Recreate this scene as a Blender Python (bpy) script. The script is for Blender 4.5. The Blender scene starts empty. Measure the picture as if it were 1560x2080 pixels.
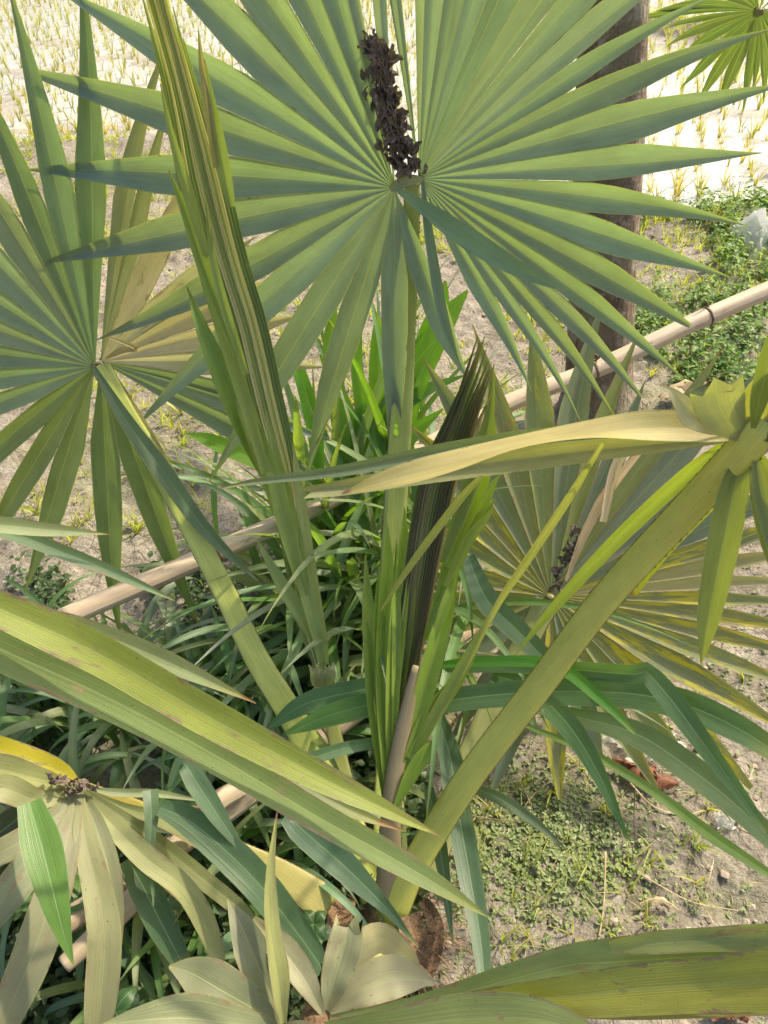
import bpy, math, random
import numpy as np
from mathutils import Vector, Matrix
R = math.radians
random.seed(7); rng = np.random.default_rng(7)
scene = bpy.context.scene
col = scene.collection

# ------------------------------------------------------------------ camera
CAM = Vector((0, 0, 1.6)); PITCH = 42.0; FPX = 1542.0
cam = bpy.data.cameras.new('camera'); cam.sensor_fit = 'VERTICAL'; cam.sensor_height = 36
cam.lens = FPX / 2080 * 36; cam.clip_start = 0.02; cam.clip_end = 2000
camo = bpy.data.objects.new('camera', cam); col.objects.link(camo)
camo.location = CAM; camo.rotation_euler = (R(90 - PITCH), 0, 0)
scene.camera = camo
# ------------------------------------------------------------------ sky, sun, exposure
SUN_EL, SUN_AZ = 50.0, 52.0      # azimuth to the right of straight ahead (+Y)
w = bpy.data.worlds.new('World'); scene.world = w; w.use_nodes = True
nt = w.node_tree; nt.nodes.clear()
sky = nt.nodes.new('ShaderNodeTexSky'); sky.sky_type = 'NISHITA'; sky.sun_disc = False
sky.sun_elevation = R(SUN_EL); sky.sun_rotation = R(SUN_AZ)
sky.dust_density = 6.0; sky.air_density = 1.0; sky.ozone_density = 1.0
bg = nt.nodes.new('ShaderNodeBackground'); bg.inputs[1].default_value = 0.145
ow = nt.nodes.new('ShaderNodeOutputWorld')
nt.links.new(sky.outputs[0], bg.inputs[0]); nt.links.new(bg.outputs[0], ow.inputs[0])
sl = bpy.data.lights.new('sun', 'SUN'); sl.energy = 3.4; sl.angle = R(1.5); sl.color = (1.0, 0.86, 0.64)
so = bpy.data.objects.new('sun', sl); col.objects.link(so)
sd = Vector((math.sin(R(SUN_AZ)) * math.cos(R(SUN_EL)), math.cos(R(SUN_AZ)) * math.cos(R(SUN_EL)), math.sin(R(SUN_EL))))
so.rotation_euler = sd.to_track_quat('Z', 'Y').to_euler()
scene.view_settings.view_transform = 'Standard'; scene.view_settings.look = 'None'
scene.view_settings.gamma = 1.0; scene.view_settings.use_curve_mapping = False
scene.view_settings.exposure = 1.0
scene.cycles.max_bounces = 8; scene.cycles.transmission_bounces = 6; scene.cycles.transparent_max_bounces = 6

# ------------------------------------------------------------------ where a point of the photograph stands
cp, sp_ = math.cos(R(PITCH)), math.sin(R(PITCH))
AX, AY, AZ = Vector((1, 0, 0)), Vector((0, sp_, cp)), Vector((0, cp, -sp_))
def ray(px, py):
    return (AX * ((px - 780) / FPX) + AY * (-(py - 1040) / FPX) + AZ).normalized()
def P(px, py, d): return CAM + ray(px, py) * d
def G(px, py, z=0.0):
    r = ray(px, py); return CAM + r * ((z - CAM.z) / r.z)
def proj(p):
    q = p - CAM; return (780 + FPX * q.dot(AX) / q.dot(AZ), 1040 - FPX * q.dot(AY) / q.dot(AZ))

# ------------------------------------------------------------------ noise for geometry
def _h(ix, iy, s):
    n = (ix * 374761393 + iy * 668265263 + s * 974711) & 0xffffffff
    n = ((n ^ (n >> 13)) * 1274126177) & 0xffffffff
    return ((n ^ (n >> 16)) & 0xffff) / 65535.0
def vnoise(x, y, s=0):
    x = np.asarray(x, float); y = np.asarray(y, float)
    ix = np.floor(x).astype(np.int64); iy = np.floor(y).astype(np.int64); fx = x - ix; fy = y - iy
    fx = fx * fx * (3 - 2 * fx); fy = fy * fy * (3 - 2 * fy)
    return ((_h(ix, iy, s) * (1 - fx) + _h(ix + 1, iy, s) * fx) * (1 - fy) + (_h(ix, iy + 1, s) * (1 - fx) + _h(ix + 1, iy + 1, s) * fx) * fy)
def fbm(x, y, o=4, s=0):
    t = 0; a = 0.5
    for k in range(o): t = t + a * vnoise(x * 2 ** k, y * 2 ** k, s + k * 17); a *= 0.5
    return t / (1 - 0.5 ** o)

# ------------------------------------------------------------------ materials
class NT:
    def __init__(s, name):
        s.m = bpy.data.materials.new(name); s.m.use_nodes = True; s.t = s.m.node_tree; s.t.nodes.clear()
        s.out = s.n('ShaderNodeOutputMaterial')
    def n(s, k, **kw):
        x = s.t.nodes.new(k)
        for a, b in kw.items(): setattr(x, a, b)
        return x
    def l(s, a, b): s.t.links.new(a, b)
    def put(s, inp, v):
        if hasattr(v, 'is_output'): s.l(v, inp)
        else: inp.default_value = v
    def math(s, op, a, b=0.0, c=None, clamp=False):
        x = s.n('ShaderNodeMath', operation=op, use_clamp=clamp); s.put(x.inputs[0], a); s.put(x.inputs[1], b)
        if c is not None: s.put(x.inputs[2], c)
        return x.outputs[0]
    def ramp(s, v, lo, hi, a=0.0, b=1.0):
        x = s.n('ShaderNodeMapRange'); x.clamp = True; s.put(x.inputs[0], v)
        for i, q in enumerate((lo, hi, a, b)): s.put(x.inputs[i + 1], q)
        return x.outputs[0]
    def mix(s, f, a, b, mode='MIX'):
        x = s.n('ShaderNodeMix', data_type='RGBA', blend_type=mode); s.put(x.inputs[0], f); s.put(x.inputs[6], a); s.put(x.inputs[7], b)
        return x.outputs[2]
    def noise(s, vec, scale, det=3, rough=0.55, dist=0.0):
        x = s.n('ShaderNodeTexNoise'); s.l(vec, x.inputs['Vector']); x.inputs['Scale'].default_value = scale
        x.inputs['Detail'].default_value = det; x.inputs['Roughness'].default_value = rough; x.inputs['Distortion'].default_value = dist
        return x.outputs[0]
    def vmul(s, v, k):
        x = s.n('ShaderNodeVectorMath', operation='MULTIPLY'); s.l(v, x.inputs[0]); x.inputs[1].default_value = k
        return x.outputs[0]
    def vadd(s, v, k):
        x = s.n('ShaderNodeVectorMath', operation='ADD'); s.l(v, x.inputs[0]); s.l(k, x.inputs[1])
        return x.outputs[0]

def c4(c): return (c[0], c[1], c[2], 1)

def leaf_mat(name, transl=0.33, rough=0.42, rib=(0.26, 0.31, 0.14), edge=(0.27, 0.29, 0.10), tipc=(0.22, 0.13, 0.06), tip=0.965,
             tmul=(1.9, 1.9, 0.45), yellow=(0.40, 0.36, 0.02), spots=0.5, veins=55.0, ribw=0.022, edgew=0.035, bleach=0.0, harm=0.0):
    """leaf blade: colour from the object's own colour, alpha = how far yellowing patches go"""
    b = NT(name)
    uv = b.n('ShaderNodeUVMap', uv_map='UVMap').outputs[0]
    tt = b.n('ShaderNodeUVMap', uv_map='tip').outputs[0]
    sx = b.n('ShaderNodeSeparateXYZ'); b.l(uv, sx.inputs[0]); u = sx.outputs[0]
    sy = b.n('ShaderNodeSeparateXYZ'); b.l(tt, sy.inputs[0]); t = sy.outputs[0]
    oi = b.n('ShaderNodeObjectInfo')
    rnd = b.n('ShaderNodeCombineXYZ'); b.l(b.math('MULTIPLY', oi.outputs['Random'], 37.0), rnd.inputs[0]); b.l(b.math('MULTIPLY', oi.outputs['Random'], 91.0), rnd.inputs[1])
    uvr = b.vadd(uv, rnd.outputs[0])
    base = oi.outputs['Color']
    # broad mottling, long streaks, fine veins
    mot = b.noise(b.vmul(uvr, (1.6, 9, 1)), 1.0, 4, 0.6)
    strk = b.noise(b.vmul(uvr, (14, 2.2, 1)), 1.0, 3, 0.6)
    vein = b.noise(b.vmul(uvr, (veins, 1.2, 1)), 1.0, 2, 0.5)
    cross = b.noise(b.vmul(uvr, (veins * 0.9, 420, 1)), 1.0, 1, 0.5)
    val = b.math('ADD', b.ramp(mot, 0.3, 0.7, 0.84, 1.16), b.ramp(strk, 0.3, 0.7, -0.05, 0.05))
    val = b.math('ADD', val, b.ramp(vein, 0.3, 0.7, -0.05, 0.05))
    val = b.math('ADD', val, b.ramp(cross, 0.3, 0.7, -0.035, 0.035))
    vc = b.n('ShaderNodeCombineColor'); [b.l(val, vc.inputs[i]) for i in range(3)]
    c = b.mix(1.0, base, vc.outputs[0], 'MULTIPLY')
    # slightly yellower streaks
    c = b.mix(b.ramp(strk, 0.48, 0.75, 0, 0.22), c, b.mix(1.0, c, c4((1.35, 1.15, 0.45)), 'MULTIPLY'))
    # yellowing patches
    yn = b.noise(b.vmul(uvr, (2.6, 7, 1)), 1.0, 4, 0.7)
    yth = b.math('SUBTRACT', 1.02, b.math('MULTIPLY', oi.outputs['Alpha'], 0.9))
    yf = b.ramp(b.math('SUBTRACT', yn, yth), -0.04, 0.04, 0, 0.85)
    c = b.mix(yf, c, c4(yellow))
    # midrib, margin
    d0 = b.math('ABSOLUTE', b.math('SUBTRACT', u, 0.5))
    ribf = b.ramp(d0, ribw * 0.45, ribw, 0.6, 0)
    c = b.mix(ribf, c, c4(rib))
    de = b.math('SUBTRACT', 0.5, d0)
    ef = b.ramp(de, edgew * 0.3, edgew, 0.7, 0)
    c = b.mix(ef, c, c4(edge))
    # brown nicks along the margin, dark specks, dry tip
    en = b.noise(b.vmul(uvr, (3, 38, 1)), 1.0, 3, 0.6)
    ek = b.math('MULTIPLY', b.ramp(de, 0.02, 0.06, 1, 0), b.ramp(en, 0.62, 0.68, 0, 0.9 * min(1, spots * 1.6)))
    c = b.mix(ek, c, c4((0.07, 0.035, 0.015)))
    if harm:
        hn = b.noise(b.vmul(uvr, (2.0, 13, 1)), 1.0, 5, 0.75, 0.4); wob = b.noise(b.vmul(uvr, (5, 60, 1)), 1.0, 3, 0.6)
        near = b.ramp(b.math('ADD', de, b.ramp(wob, 0.3, 0.7, -0.03, 0.03)), 0.0, 0.12, 1, 0)
        hk = b.ramp(b.math('ADD', hn, b.math('MULTIPLY', near, 0.15)), 0.60, 0.645, 0, harm)
        c = b.mix(hk, c, b.mix(wob, c4((0.10, 0.05, 0.02)), c4((0.34, 0.27, 0.18))))
    spn = b.noise(b.vmul(uvr, (16, 150, 1)), 1.0, 2, 0.5)
    c = b.mix(b.ramp(spn, 0.715, 0.74, 0, spots), c, c4((0.05, 0.04, 0.02)))
    tn = b.math('ADD', t, b.ramp(mot, 0.3, 0.7, -0.012, 0.012))
    tn = b.math('SUBTRACT', tn, b.math('MULTIPLY', b.math('FRACT', b.math('MULTIPLY', oi.outputs['Random'], 7.31)), 0.075))
    c = b.mix(b.ramp(tn, tip - 0.09, tip - 0.01, 0, 0.45), c, c4((0.27, 0.26, 0.06)))
    c = b.mix(b.ramp(tn, tip, tip + 0.012, 0, 0.95), c, c4(tipc))
    p = b.n('ShaderNodeBsdfPrincipled'); b.l(c, p.inputs['Base Color']); p.inputs['Specular IOR Level'].default_value = 0.45
    b.l(b.ramp(mot, 0.3, 0.7, rough - 0.06, rough + 0.12), p.inputs['Roughness'])
    bh = b.math('ADD', b.math('MULTIPLY', vein, 1.0), b.math('MULTIPLY', cross, 0.5))
    bh = b.math('ADD', bh, b.math('MULTIPLY', strk, 0.5))
    bp = b.n('ShaderNodeBump'); bp.inputs['Strength'].default_value = 0.35; bp.inputs['Distance'].default_value = 0.0012; b.l(bh, bp.inputs['Height'])
    b.l(bp.outputs[0], p.inputs['Normal'])
    tr = b.n('ShaderNodeBsdfTranslucent'); b.l(b.mix(1.0, c, c4(tmul), 'MULTIPLY'), tr.inputs[0]); b.l(bp.outputs[0], tr.inputs['Normal'])
    mx = b.n('ShaderNodeMixShader'); mx.inputs[0].default_value = transl; b.l(p.outputs[0], mx.inputs[1]); b.l(tr.outputs[0], mx.inputs[2])
    b.l(mx.outputs[0], b.out.inputs[0])
    return b.m

def surf_mat(name, cols, scale=8, rough=0.8, bump=0.4, bdist=0.005, stretch=(1, 1, 1), det=6, spec=0.3, space='Object', transl=0.0, lo=0.35, hi=0.65):
    """generic mottled surface: blends two or three colours by noise"""
    b = NT(name)
    tc = b.n('ShaderNodeTexCoord'); v = b.vmul(tc.outputs[space], stretch)
    n1 = b.noise(v, scale, det, 0.62); n2 = b.noise(v, scale * 4.3, det, 0.6)
    c = b.mix(b.ramp(n1, lo, hi), c4(cols[0]), c4(cols[1]))
    if len(cols) > 2: c = b.mix(b.ramp(n2, 0.55, 0.66), c, c4(cols[2]))
    p = b.n('ShaderNodeBsdfPrincipled'); b.l(c, p.inputs['Base Color']); p.inputs['Roughness'].default_value = rough; p.inputs['Specular IOR Level'].default_value = spec
    bp = b.n('ShaderNodeBump'); bp.inputs['Strength'].default_value = bump; bp.inputs['Distance'].default_value = bdist
    b.l(b.math('ADD', n1, n2), bp.inputs['Height']); b.l(bp.outputs[0], p.inputs['Normal'])
    if transl:
        tr = b.n('ShaderNodeBsdfTranslucent'); b.l(b.mix(1.0, c, c4((2, 2.1, 0.7)), 'MULTIPLY'), tr.inputs[0])
        mx = b.n('ShaderNodeMixShader'); mx.inputs[0].default_value = transl; b.l(p.outputs[0], mx.inputs[1]); b.l(tr.outputs[0], mx.inputs[2]); b.l(mx.outputs[0], b.out.inputs[0])
    else: b.l(p.outputs[0], b.out.inputs[0])
    return b.m

def random_leaf_mat(name, a, bcol, transl=0.4, rough=0.5, tm=(2.2, 2.3, 0.6)):
    """small weeds in one mesh: colour varies from leaf to leaf"""
    b = NT(name)
    g = b.n('ShaderNodeNewGeometry')
    c = b.mix(g.outputs['Random Per Island'], c4(a), c4(bcol))
    oi = b.n('ShaderNodeObjectInfo')
    c = b.mix(b.ramp(oi.outputs['Random'], 0, 1, 0, 0.5), c, c4((bcol[0] * 1.3, bcol[1] * 1.05, bcol[2])))
    p = b.n('ShaderNodeBsdfPrincipled'); b.l(c, p.inputs['Base Color']); p.inputs['Roughness'].default_value = rough; p.inputs['Specular IOR Level'].default_value = 0.4
    tr = b.n('ShaderNodeBsdfTranslucent'); b.l(b.mix(1.0, c, c4(tm), 'MULTIPLY'), tr.inputs[0])
    mx = b.n('ShaderNodeMixShader'); mx.inputs[0].default_value = transl; b.l(p.outputs[0], mx.inputs[1]); b.l(tr.outputs[0], mx.inputs[2]); b.l(mx.outputs[0], b.out.inputs[0])
    return b.m

M = {}
M['palm'] = leaf_mat('palm_leaf')
M['palm_old'] = leaf_mat('old_palm_leaf', transl=0.30, rough=0.5, spots=0.8, tmul=(1.7, 1.7, 0.7), tip=0.95, harm=0.7)
M['palm_near'] = leaf_mat('worn_palm_leaf', transl=0.33, rough=0.42, spots=0.9, tip=0.95, harm=0.9, tmul=(1.7, 1.8, 0.45))
M['pleat'] = leaf_mat('pressed_pleat', transl=0.24, rough=0.5, spots=0.2, tip=0.985, rib=(0.09, 0.09, 0.05), edge=(0.42, 0.38, 0.24), edgew=0.10)
M['pleat_dark'] = leaf_mat('dark_pressed_pleat', transl=0.16, rough=0.5, spots=0.1, tip=0.97, rib=(0.03, 0.035, 0.02), edge=(0.13, 0.14, 0.075), edgew=0.06)
M['grass'] = leaf_mat('broad_grass_blade', transl=0.38, rough=0.34, rib=(0.20, 0.30, 0.17), edge=(0.12, 0.20, 0.08), tip=0.985, spots=0.25, veins=38, ribw=0.03, edgew=0.02, tmul=(2.1, 2.4, 0.35), harm=0.15)
M['petiole'] = leaf_mat('palm_leaf_stalk', transl=0.0, rough=0.42, rib=(0.32, 0.36, 0.10), edge=(0.06, 0.03, 0.012), tip=2.0, spots=0.6, ribw=0.001, edgew=0.05, veins=26)
M['dead'] = surf_mat('dead_leaf', [(0.09, 0.07, 0.056), (0.17, 0.135, 0.105), (0.27, 0.22, 0.17)], 40, 0.85, 0.6, 0.003, transl=0.08)
M['brown'] = surf_mat('dry_brown_leaf', [(0.12, 0.05, 0.028), (0.22, 0.09, 0.045), (0.07, 0.03, 0.018)], 30, 0.6, 0.5, 0.003, transl=0.15)
M['straw'] = surf_mat('straw', [(0.42, 0.34, 0.20), (0.26, 0.20, 0.11)], 20, 0.75, 0.3, 0.002, stretch=(1, 1, 1))
M['fibre'] = surf_mat('palm_fibre', [(0.11, 0.07, 0.04), (0.24, 0.15, 0.08), (0.05, 0.03, 0.02)], 60, 0.85, 0.8, 0.004)
M['twig'] = surf_mat('twig', [(0.10, 0.07, 0.045), (0.20, 0.15, 0.10)], 40, 0.85, 0.4, 0.002)
M['rice'] = random_leaf_mat('rice_leaf', (0.20, 0.25, 0.07), (0.40, 0.37, 0.15), 0.45, tm=(1.6, 1.6, 0.6))
M['weed'] = random_leaf_mat('weed_leaf', (0.07, 0.15, 0.035), (0.17, 0.26, 0.06))
M['cover'] = random_leaf_mat('ground_cover_leaf', (0.10, 0.17, 0.06), (0.20, 0.25, 0.11), 0.25)
M['sprout'] = random_leaf_mat('sprout_leaf', (0.14, 0.24, 0.05), (0.32, 0.34, 0.10))

def bamboo_mat():
    b = NT('dry_bamboo'); tc = b.n('ShaderNodeTexCoord'); uv = b.n('ShaderNodeUVMap', uv_map='UVMap').outputs[0]
    n1 = b.noise(b.vmul(uv, (9, 4, 1)), 1.0, 5, 0.6); n2 = b.noise(b.vmul(uv, (60, 5, 1)), 1.0, 3, 0.6); n3 = b.noise(b.vmul(uv, (5, 11, 1)), 1.0, 5, 0.7)
    c = b.mix(b.ramp(n1, 0.35, 0.65), c4((0.36, 0.275, 0.18)), c4((0.49, 0.41, 0.285)))
    c = b.mix(b.ramp(n2, 0.45, 0.7, 0, 0.4), c, c4((0.30, 0.20, 0.13)))
    c = b.mix(b.ramp(n3, 0.60, 0.68, 0, 0.8), c, c4((0.17, 0.12, 0.09)))
    p = b.n('ShaderNodeBsdfPrincipled'); b.l(c, p.inputs['Base Color']); p.inputs['Roughness'].default_value = 0.55
    bp = b.n('ShaderNodeBump'); bp.inputs['Strength'].default_value = 0.4; bp.inputs['Distance'].default_value = 0.002
    b.l(b.math('ADD', n2, n3), bp.inputs['Height']); b.l(bp.outputs[0], p.inputs['Normal']); b.l(p.outputs[0], b.out.inputs[0]); return b.m
M['bamboo'] = bamboo_mat()

def bark_mat():
    b = NT('bark'); tc = b.n('ShaderNodeTexCoord'); v = tc.outputs['Object']
    n1 = b.noise(v, 7, 6, 0.65, 0.3); n2 = b.noise(v, 22, 6, 0.7, 0.4); n3 = b.noise(b.vmul(v, (60, 60, 9)), 1.0, 4, 0.6)
    c = b.mix(b.ramp(n1, 0.35, 0.65), c4((0.145, 0.112, 0.078)), c4((0.24, 0.19, 0.135)))
    c = b.mix(b.ramp(n2, 0.53, 0.60, 0, 0.7), c, c4((0.36, 0.32, 0.26)))
    c = b.mix(b.ramp(b.noise(v, 3.5, 4, 0.6), 0.5, 0.6, 0, 0.35), c, c4((0.20, 0.21, 0.13)))
    c = b.mix(b.ramp(n3, 0.58, 0.7, 0, 0.6), c, c4((0.05, 0.033, 0.025)))
    p = b.n('ShaderNodeBsdfPrincipled'); b.l(c, p.inputs['Base Color']); p.inputs['Roughness'].default_value = 0.9; p.inputs['Specular IOR Level'].default_value = 0.15
    bp = b.n('ShaderNodeBump'); bp.inputs['Strength'].default_value = 0.9; bp.inputs['Distance'].default_value = 0.02
    b.l(b.math('ADD', n2, n3), bp.inputs['Height']); b.l(bp.outputs[0], p.inputs['Normal']); b.l(p.outputs[0], b.out.inputs[0]); return b.m
M['bark'] = bark_mat()

def soil_mat():
    b = NT('dry_soil'); g = b.n('ShaderNodeNewGeometry'); v = g.outputs['Position']
    n1 = b.noise(v, 2.2, 5, 0.6); n2 = b.noise(v, 16, 8, 0.7); n3 = b.noise(v, 90, 5, 0.7)
    c = b.mix(b.ramp(n1, 0.35, 0.65), c4((0.185, 0.16, 0.12)), c4((0.30, 0.27, 0.215)))
    c = b.mix(b.ramp(n2, 0.42, 0.68, 0, 0.75), c, c4((0.37, 0.34, 0.28)))
    c = b.mix(b.ramp(n3, 0.47, 0.66, 0, 0.8), c, c4((0.11, 0.09, 0.065)))
    vo = b.n('ShaderNodeTexVoronoi', feature='DISTANCE_TO_EDGE'); b.l(v, vo.inputs['Vector']); vo.inputs['Scale'].default_value = 24
    vw = b.n('ShaderNodeTexVoronoi', feature='DISTANCE_TO_EDGE')
    wv = b.n('ShaderNodeVectorMath', operation='ADD'); b.l(v, wv.inputs[0])
    nd = b.n('ShaderNodeTexNoise'); b.l(v, nd.inputs['Vector']); nd.inputs['Scale'].default_value = 12
    b.l(b.vmul(nd.outputs['Color'], (0.10, 0.10, 0.0)), wv.inputs[1]); b.l(wv.outputs[0], vw.inputs['Vector']); vw.inputs['Scale'].default_value = 9
    crack = b.ramp(vw.outputs['Distance'], 0.0, 0.022, 1, 0)
    crack = b.math('MULTIPLY', crack, b.ramp(n1, 0.46, 0.62, 0, 0.6))
    c = b.mix(crack, c, c4((0.15, 0.11, 0.08)))
    # faint moss film
    n4 = b.noise(v, 1.3, 5, 0.7)
    c = b.mix(b.ramp(n4, 0.52, 0.66, 0, 0.45), c, c4((0.17, 0.19, 0.08)))
    # mud of the flooded field: greyer, wet, and paled to paint in sky glare
    sy = b.n('ShaderNodeSeparateXYZ'); b.l(v, sy.inputs[0])
    wet = b.ramp(sy.outputs[2], -0.045, -0.02, 1, 0)
    c = b.mix(b.math('MULTIPLY', wet, 0.6), c, c4((0.38, 0.36, 0.30)))
    p = b.n('ShaderNodeBsdfPrincipled'); b.l(c, p.inputs['Base Color']); b.l(b.ramp(wet, 0, 1, 0.92, 0.45), p.inputs['Roughness']); p.inputs['Specular IOR Level'].default_value = 0.25
    bh = b.math('ADD', b.math('MULTIPLY', n2, 1.3), b.math('MULTIPLY', n3, 0.6)); bh = b.math('SUBTRACT', bh, b.math('MULTIPLY', crack, 0.5))
    bp = b.n('ShaderNodeBump'); bp.inputs['Strength'].default_value = 1.0; bp.inputs['Distance'].default_value = 0.014
    b.l(bh, bp.inputs['Height']); b.l(bp.outputs[0], p.inputs['Normal']); b.l(p.outputs[0], b.out.inputs[0]); return b.m
M['soil'] = soil_mat()
def clod_mat():
    b = NT('soil_clod'); g = b.n('ShaderNodeNewGeometry'); v = g.outputs['Position']
    n2 = b.noise(v, 60, 5, 0.7)
    c = b.mix(g.outputs['Random Per Island'], c4((0.18, 0.145, 0.105)), c4((0.36, 0.315, 0.25)))
    c = b.mix(b.ramp(n2, 0.5, 0.68, 0, 0.6), c, c4((0.17, 0.12, 0.085)))
    p = b.n('ShaderNodeBsdfPrincipled'); b.l(c, p.inputs['Base Color']); p.inputs['Roughness'].default_value = 0.95; p.inputs['Specular IOR Level'].default_value = 0.15
    bp = b.n('ShaderNodeBump'); bp.inputs['Strength'].default_value = 0.9; bp.inputs['Distance'].default_value = 0.005; b.l(n2, bp.inputs['Height'])
    b.l(bp.outputs[0], p.inputs['Normal']); b.l(p.outputs[0], b.out.inputs[0]); return b.m
M['clod'] = clod_mat()
def water_mat():
    b = NT('field_water'); g = b.n('ShaderNodeNewGeometry'); v = g.outputs['Position']
    p = b.n('ShaderNodeBsdfPrincipled'); p.inputs['Base Color'].default_value = (0.38, 0.37, 0.32, 1); p.inputs['Roughness'].default_value = 0.06  # pale base colour stands in for the bright sky reflection
    p.inputs['Specular IOR Level'].default_value = 0.9; p.inputs['IOR'].default_value = 1.45
    n = b.noise(v, 5, 3, 0.5); bp = b.n('ShaderNodeBump'); bp.inputs['Strength'].default_value = 0.25; bp.inputs['Distance'].default_value = 0.02
    b.l(n, bp.inputs['Height']); b.l(bp.outputs[0], p.inputs['Normal']); b.l(p.outputs[0], b.out.inputs[0]); return b.m
M['water'] = water_mat()
def plastic_mat():
    b = NT('clear_plastic')
    p = b.n('ShaderNodeBsdfPrincipled'); p.inputs['Base Color'].default_value = (0.75, 0.76, 0.72, 1); p.inputs['Roughness'].default_value = 0.25
    tr = b.n('ShaderNodeBsdfTranslucent'); tr.inputs[0].default_value = (0.8, 0.8, 0.75, 1)
    tp = b.n('ShaderNodeBsdfTransparent')
    m1 = b.n('ShaderNodeMixShader'); m1.inputs[0].default_value = 0.4; b.l(p.outputs[0], m1.inputs[1]); b.l(tr.outputs[0], m1.inputs[2])
    m2 = b.n('ShaderNodeMixShader'); m2.inputs[0].default_value = 0.35; b.l(m1.outputs[0], m2.inputs[1]); b.l(tp.outputs[0], m2.inputs[2])
    b.l(m2.outputs[0], b.out.inputs[0]); return b.m
M['plastic'] = plastic_mat()

# ------------------------------------------------------------------ object helpers
def tag(o, label=None, cat=None, group=None, kind=None):
    if label: o['label'] = label
    if cat: o['category'] = cat
    if group: o['group'] = group
    if kind: o['kind'] = kind
    return o
def link(name, me, mat=None, parent=None, color=None):
    if mat is not None: me.materials.append(mat)
    o = bpy.data.objects.new(name, me); col.objects.link(o)
    if parent is not None: o.parent = parent; o.matrix_parent_inverse = Matrix.Translation(-world_loc(parent))
    if color is not None: o.color = color
    return o
def world_loc(o):
    v = Vector(o.location)
    return v
def empty(name, loc):
    o = bpy.data.objects.new(name, None); col.objects.link(o); o.location = loc; o.empty_display_size = 0.05
    return o
def mesh(name, v, f, uv=None, tip=None, smooth=True):
    me = bpy.data.meshes.new(name); me.from_pydata([tuple(x) for x in v], [], f)
    if uv is not None:
        a = me.uv_layers.new(name='UVMap'); b = me.uv_layers.new(name='tip')
        li = np.zeros(len(me.loops), dtype=np.int32); me.loops.foreach_get('vertex_index', li)
        a.data.foreach_set('uv', np.asarray(uv, dtype=np.float32)[li].ravel()); b.data.foreach_set('uv', np.asarray(tip, dtype=np.float32)[li].ravel())
    if smooth: me.polygons.foreach_set('use_smooth', [True] * len(me.polygons))
    me.update(); return me

class Buf:
    def __init__(s): s.v = []; s.f = []; s.uv = []; s.t = []
    def add(s, v, f, uv=None, t=None):
        o = len(s.v); s.v += [tuple(x) for x in v]; s.f += [tuple(i + o for i in q) for q in f]
        if uv is not None: s.uv += uv; s.t += t
    def mesh(s, name, smooth=True): return mesh(name, s.v, s.f, s.uv or None, s.t or None, smooth)

S5 = (-1, -0.55, -0.06, 0.06, 0.55, 1)
def sheet(rows):
    """rows: list of (list of points across, half width, t, metres along). -> verts, faces, uv, tip"""
    v = []; f = []; uv = []; tp = []; n = len(rows[0][0])
    for pts, ss, t, m in rows:
        for p, s in zip(pts, ss): v.append(p); uv.append((s * 0.5 + 0.5, m)); tp.append((t, 0.0))
    for i in range(len(rows) - 1):
        for j in range(n - 1):
            a = i * n + j; f.append((a, a + 1, a + n + 1, a + n))
    return v, f, uv, tp

def catmull(pts, n):
    """pts: list of tuples (any dimension) -> n samples"""
    A = np.array(pts, float)
    if len(A) == 2: A = np.array([A[0], (A[0] + A[1]) / 2, A[1]])
    E = np.vstack([2 * A[0] - A[1], A, 2 * A[-1] - A[-2]])
    seg = np.linalg.norm(np.diff(A[:, :2], axis=0), axis=1); cum = np.concatenate([[0], np.cumsum(seg)]); cum /= cum[-1]
    out = []
    for q in np.linspace(0, 1, n):
        i = min(np.searchsorted(cum, q, side='right') - 1, len(A) - 2); i = max(i, 0)
        t = (q - cum[i]) / max(1e-9, cum[i + 1] - cum[i]); p0, p1, p2, p3 = E[i:i + 4]
        out.append(0.5 * ((2 * p1) + (-p0 + p2) * t + (2 * p0 - 5 * p1 + 4 * p2 - p3) * t * t + (-p0 + 3 * p1 - 3 * p2 + p3) * t ** 3))
    return np.array(out)

def ribbon_rows(cs, side, up, wl, fold, t0=0.0, t1=1.0, wav=0.0, cup=0.0, ss=S5, lop=0.0):
    rows = []; m = 0; N = len(cs); ph = random.uniform(0, 9)
    for i in range(N):
        if i: m += (cs[i] - cs[i - 1]).length
        t = i / (N - 1); w_ = wl[i]; pts = []
        for s in ss:
            h = abs(s) * w_ * fold - cup * w_ * (s * s)
            h += wav * w_ * s * math.sin(t * 17 + ph)
            ww = w_ * (1 + (lop if s > 0 else -lop))
            pts.append(cs[i] + side[i] * (s * ww) + up[i] * h)
        rows.append((pts, ss, t0 + (t1 - t0) * t, m))
    return rows

def frames(cs, roll=None, ref=None):
    """side / up vectors along a curve; ref None = facing the photograph's viewpoint"""
    N = len(cs); side = []; up = []
    for i in range(N):
        T = (cs[min(i + 1, N - 1)] - cs[max(i - 1, 0)]).normalized()
        V = (cs[i] - CAM).normalized() if ref is None else ref
        s = T.cross(V)
        if s.length < 1e-4: s = T.orthogonal()
        s.normalize(); u = s.cross(T).normalized()
        if ref is None and u.dot(V) > 0: u = -u
        if roll is not None and abs(roll[i]) > 1e-6:
            q = Matrix.Rotation(R(roll[i]), 3, T); s = q @ s; u = q @ u
        side.append(s); up.append(u)
    return side, up

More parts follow.
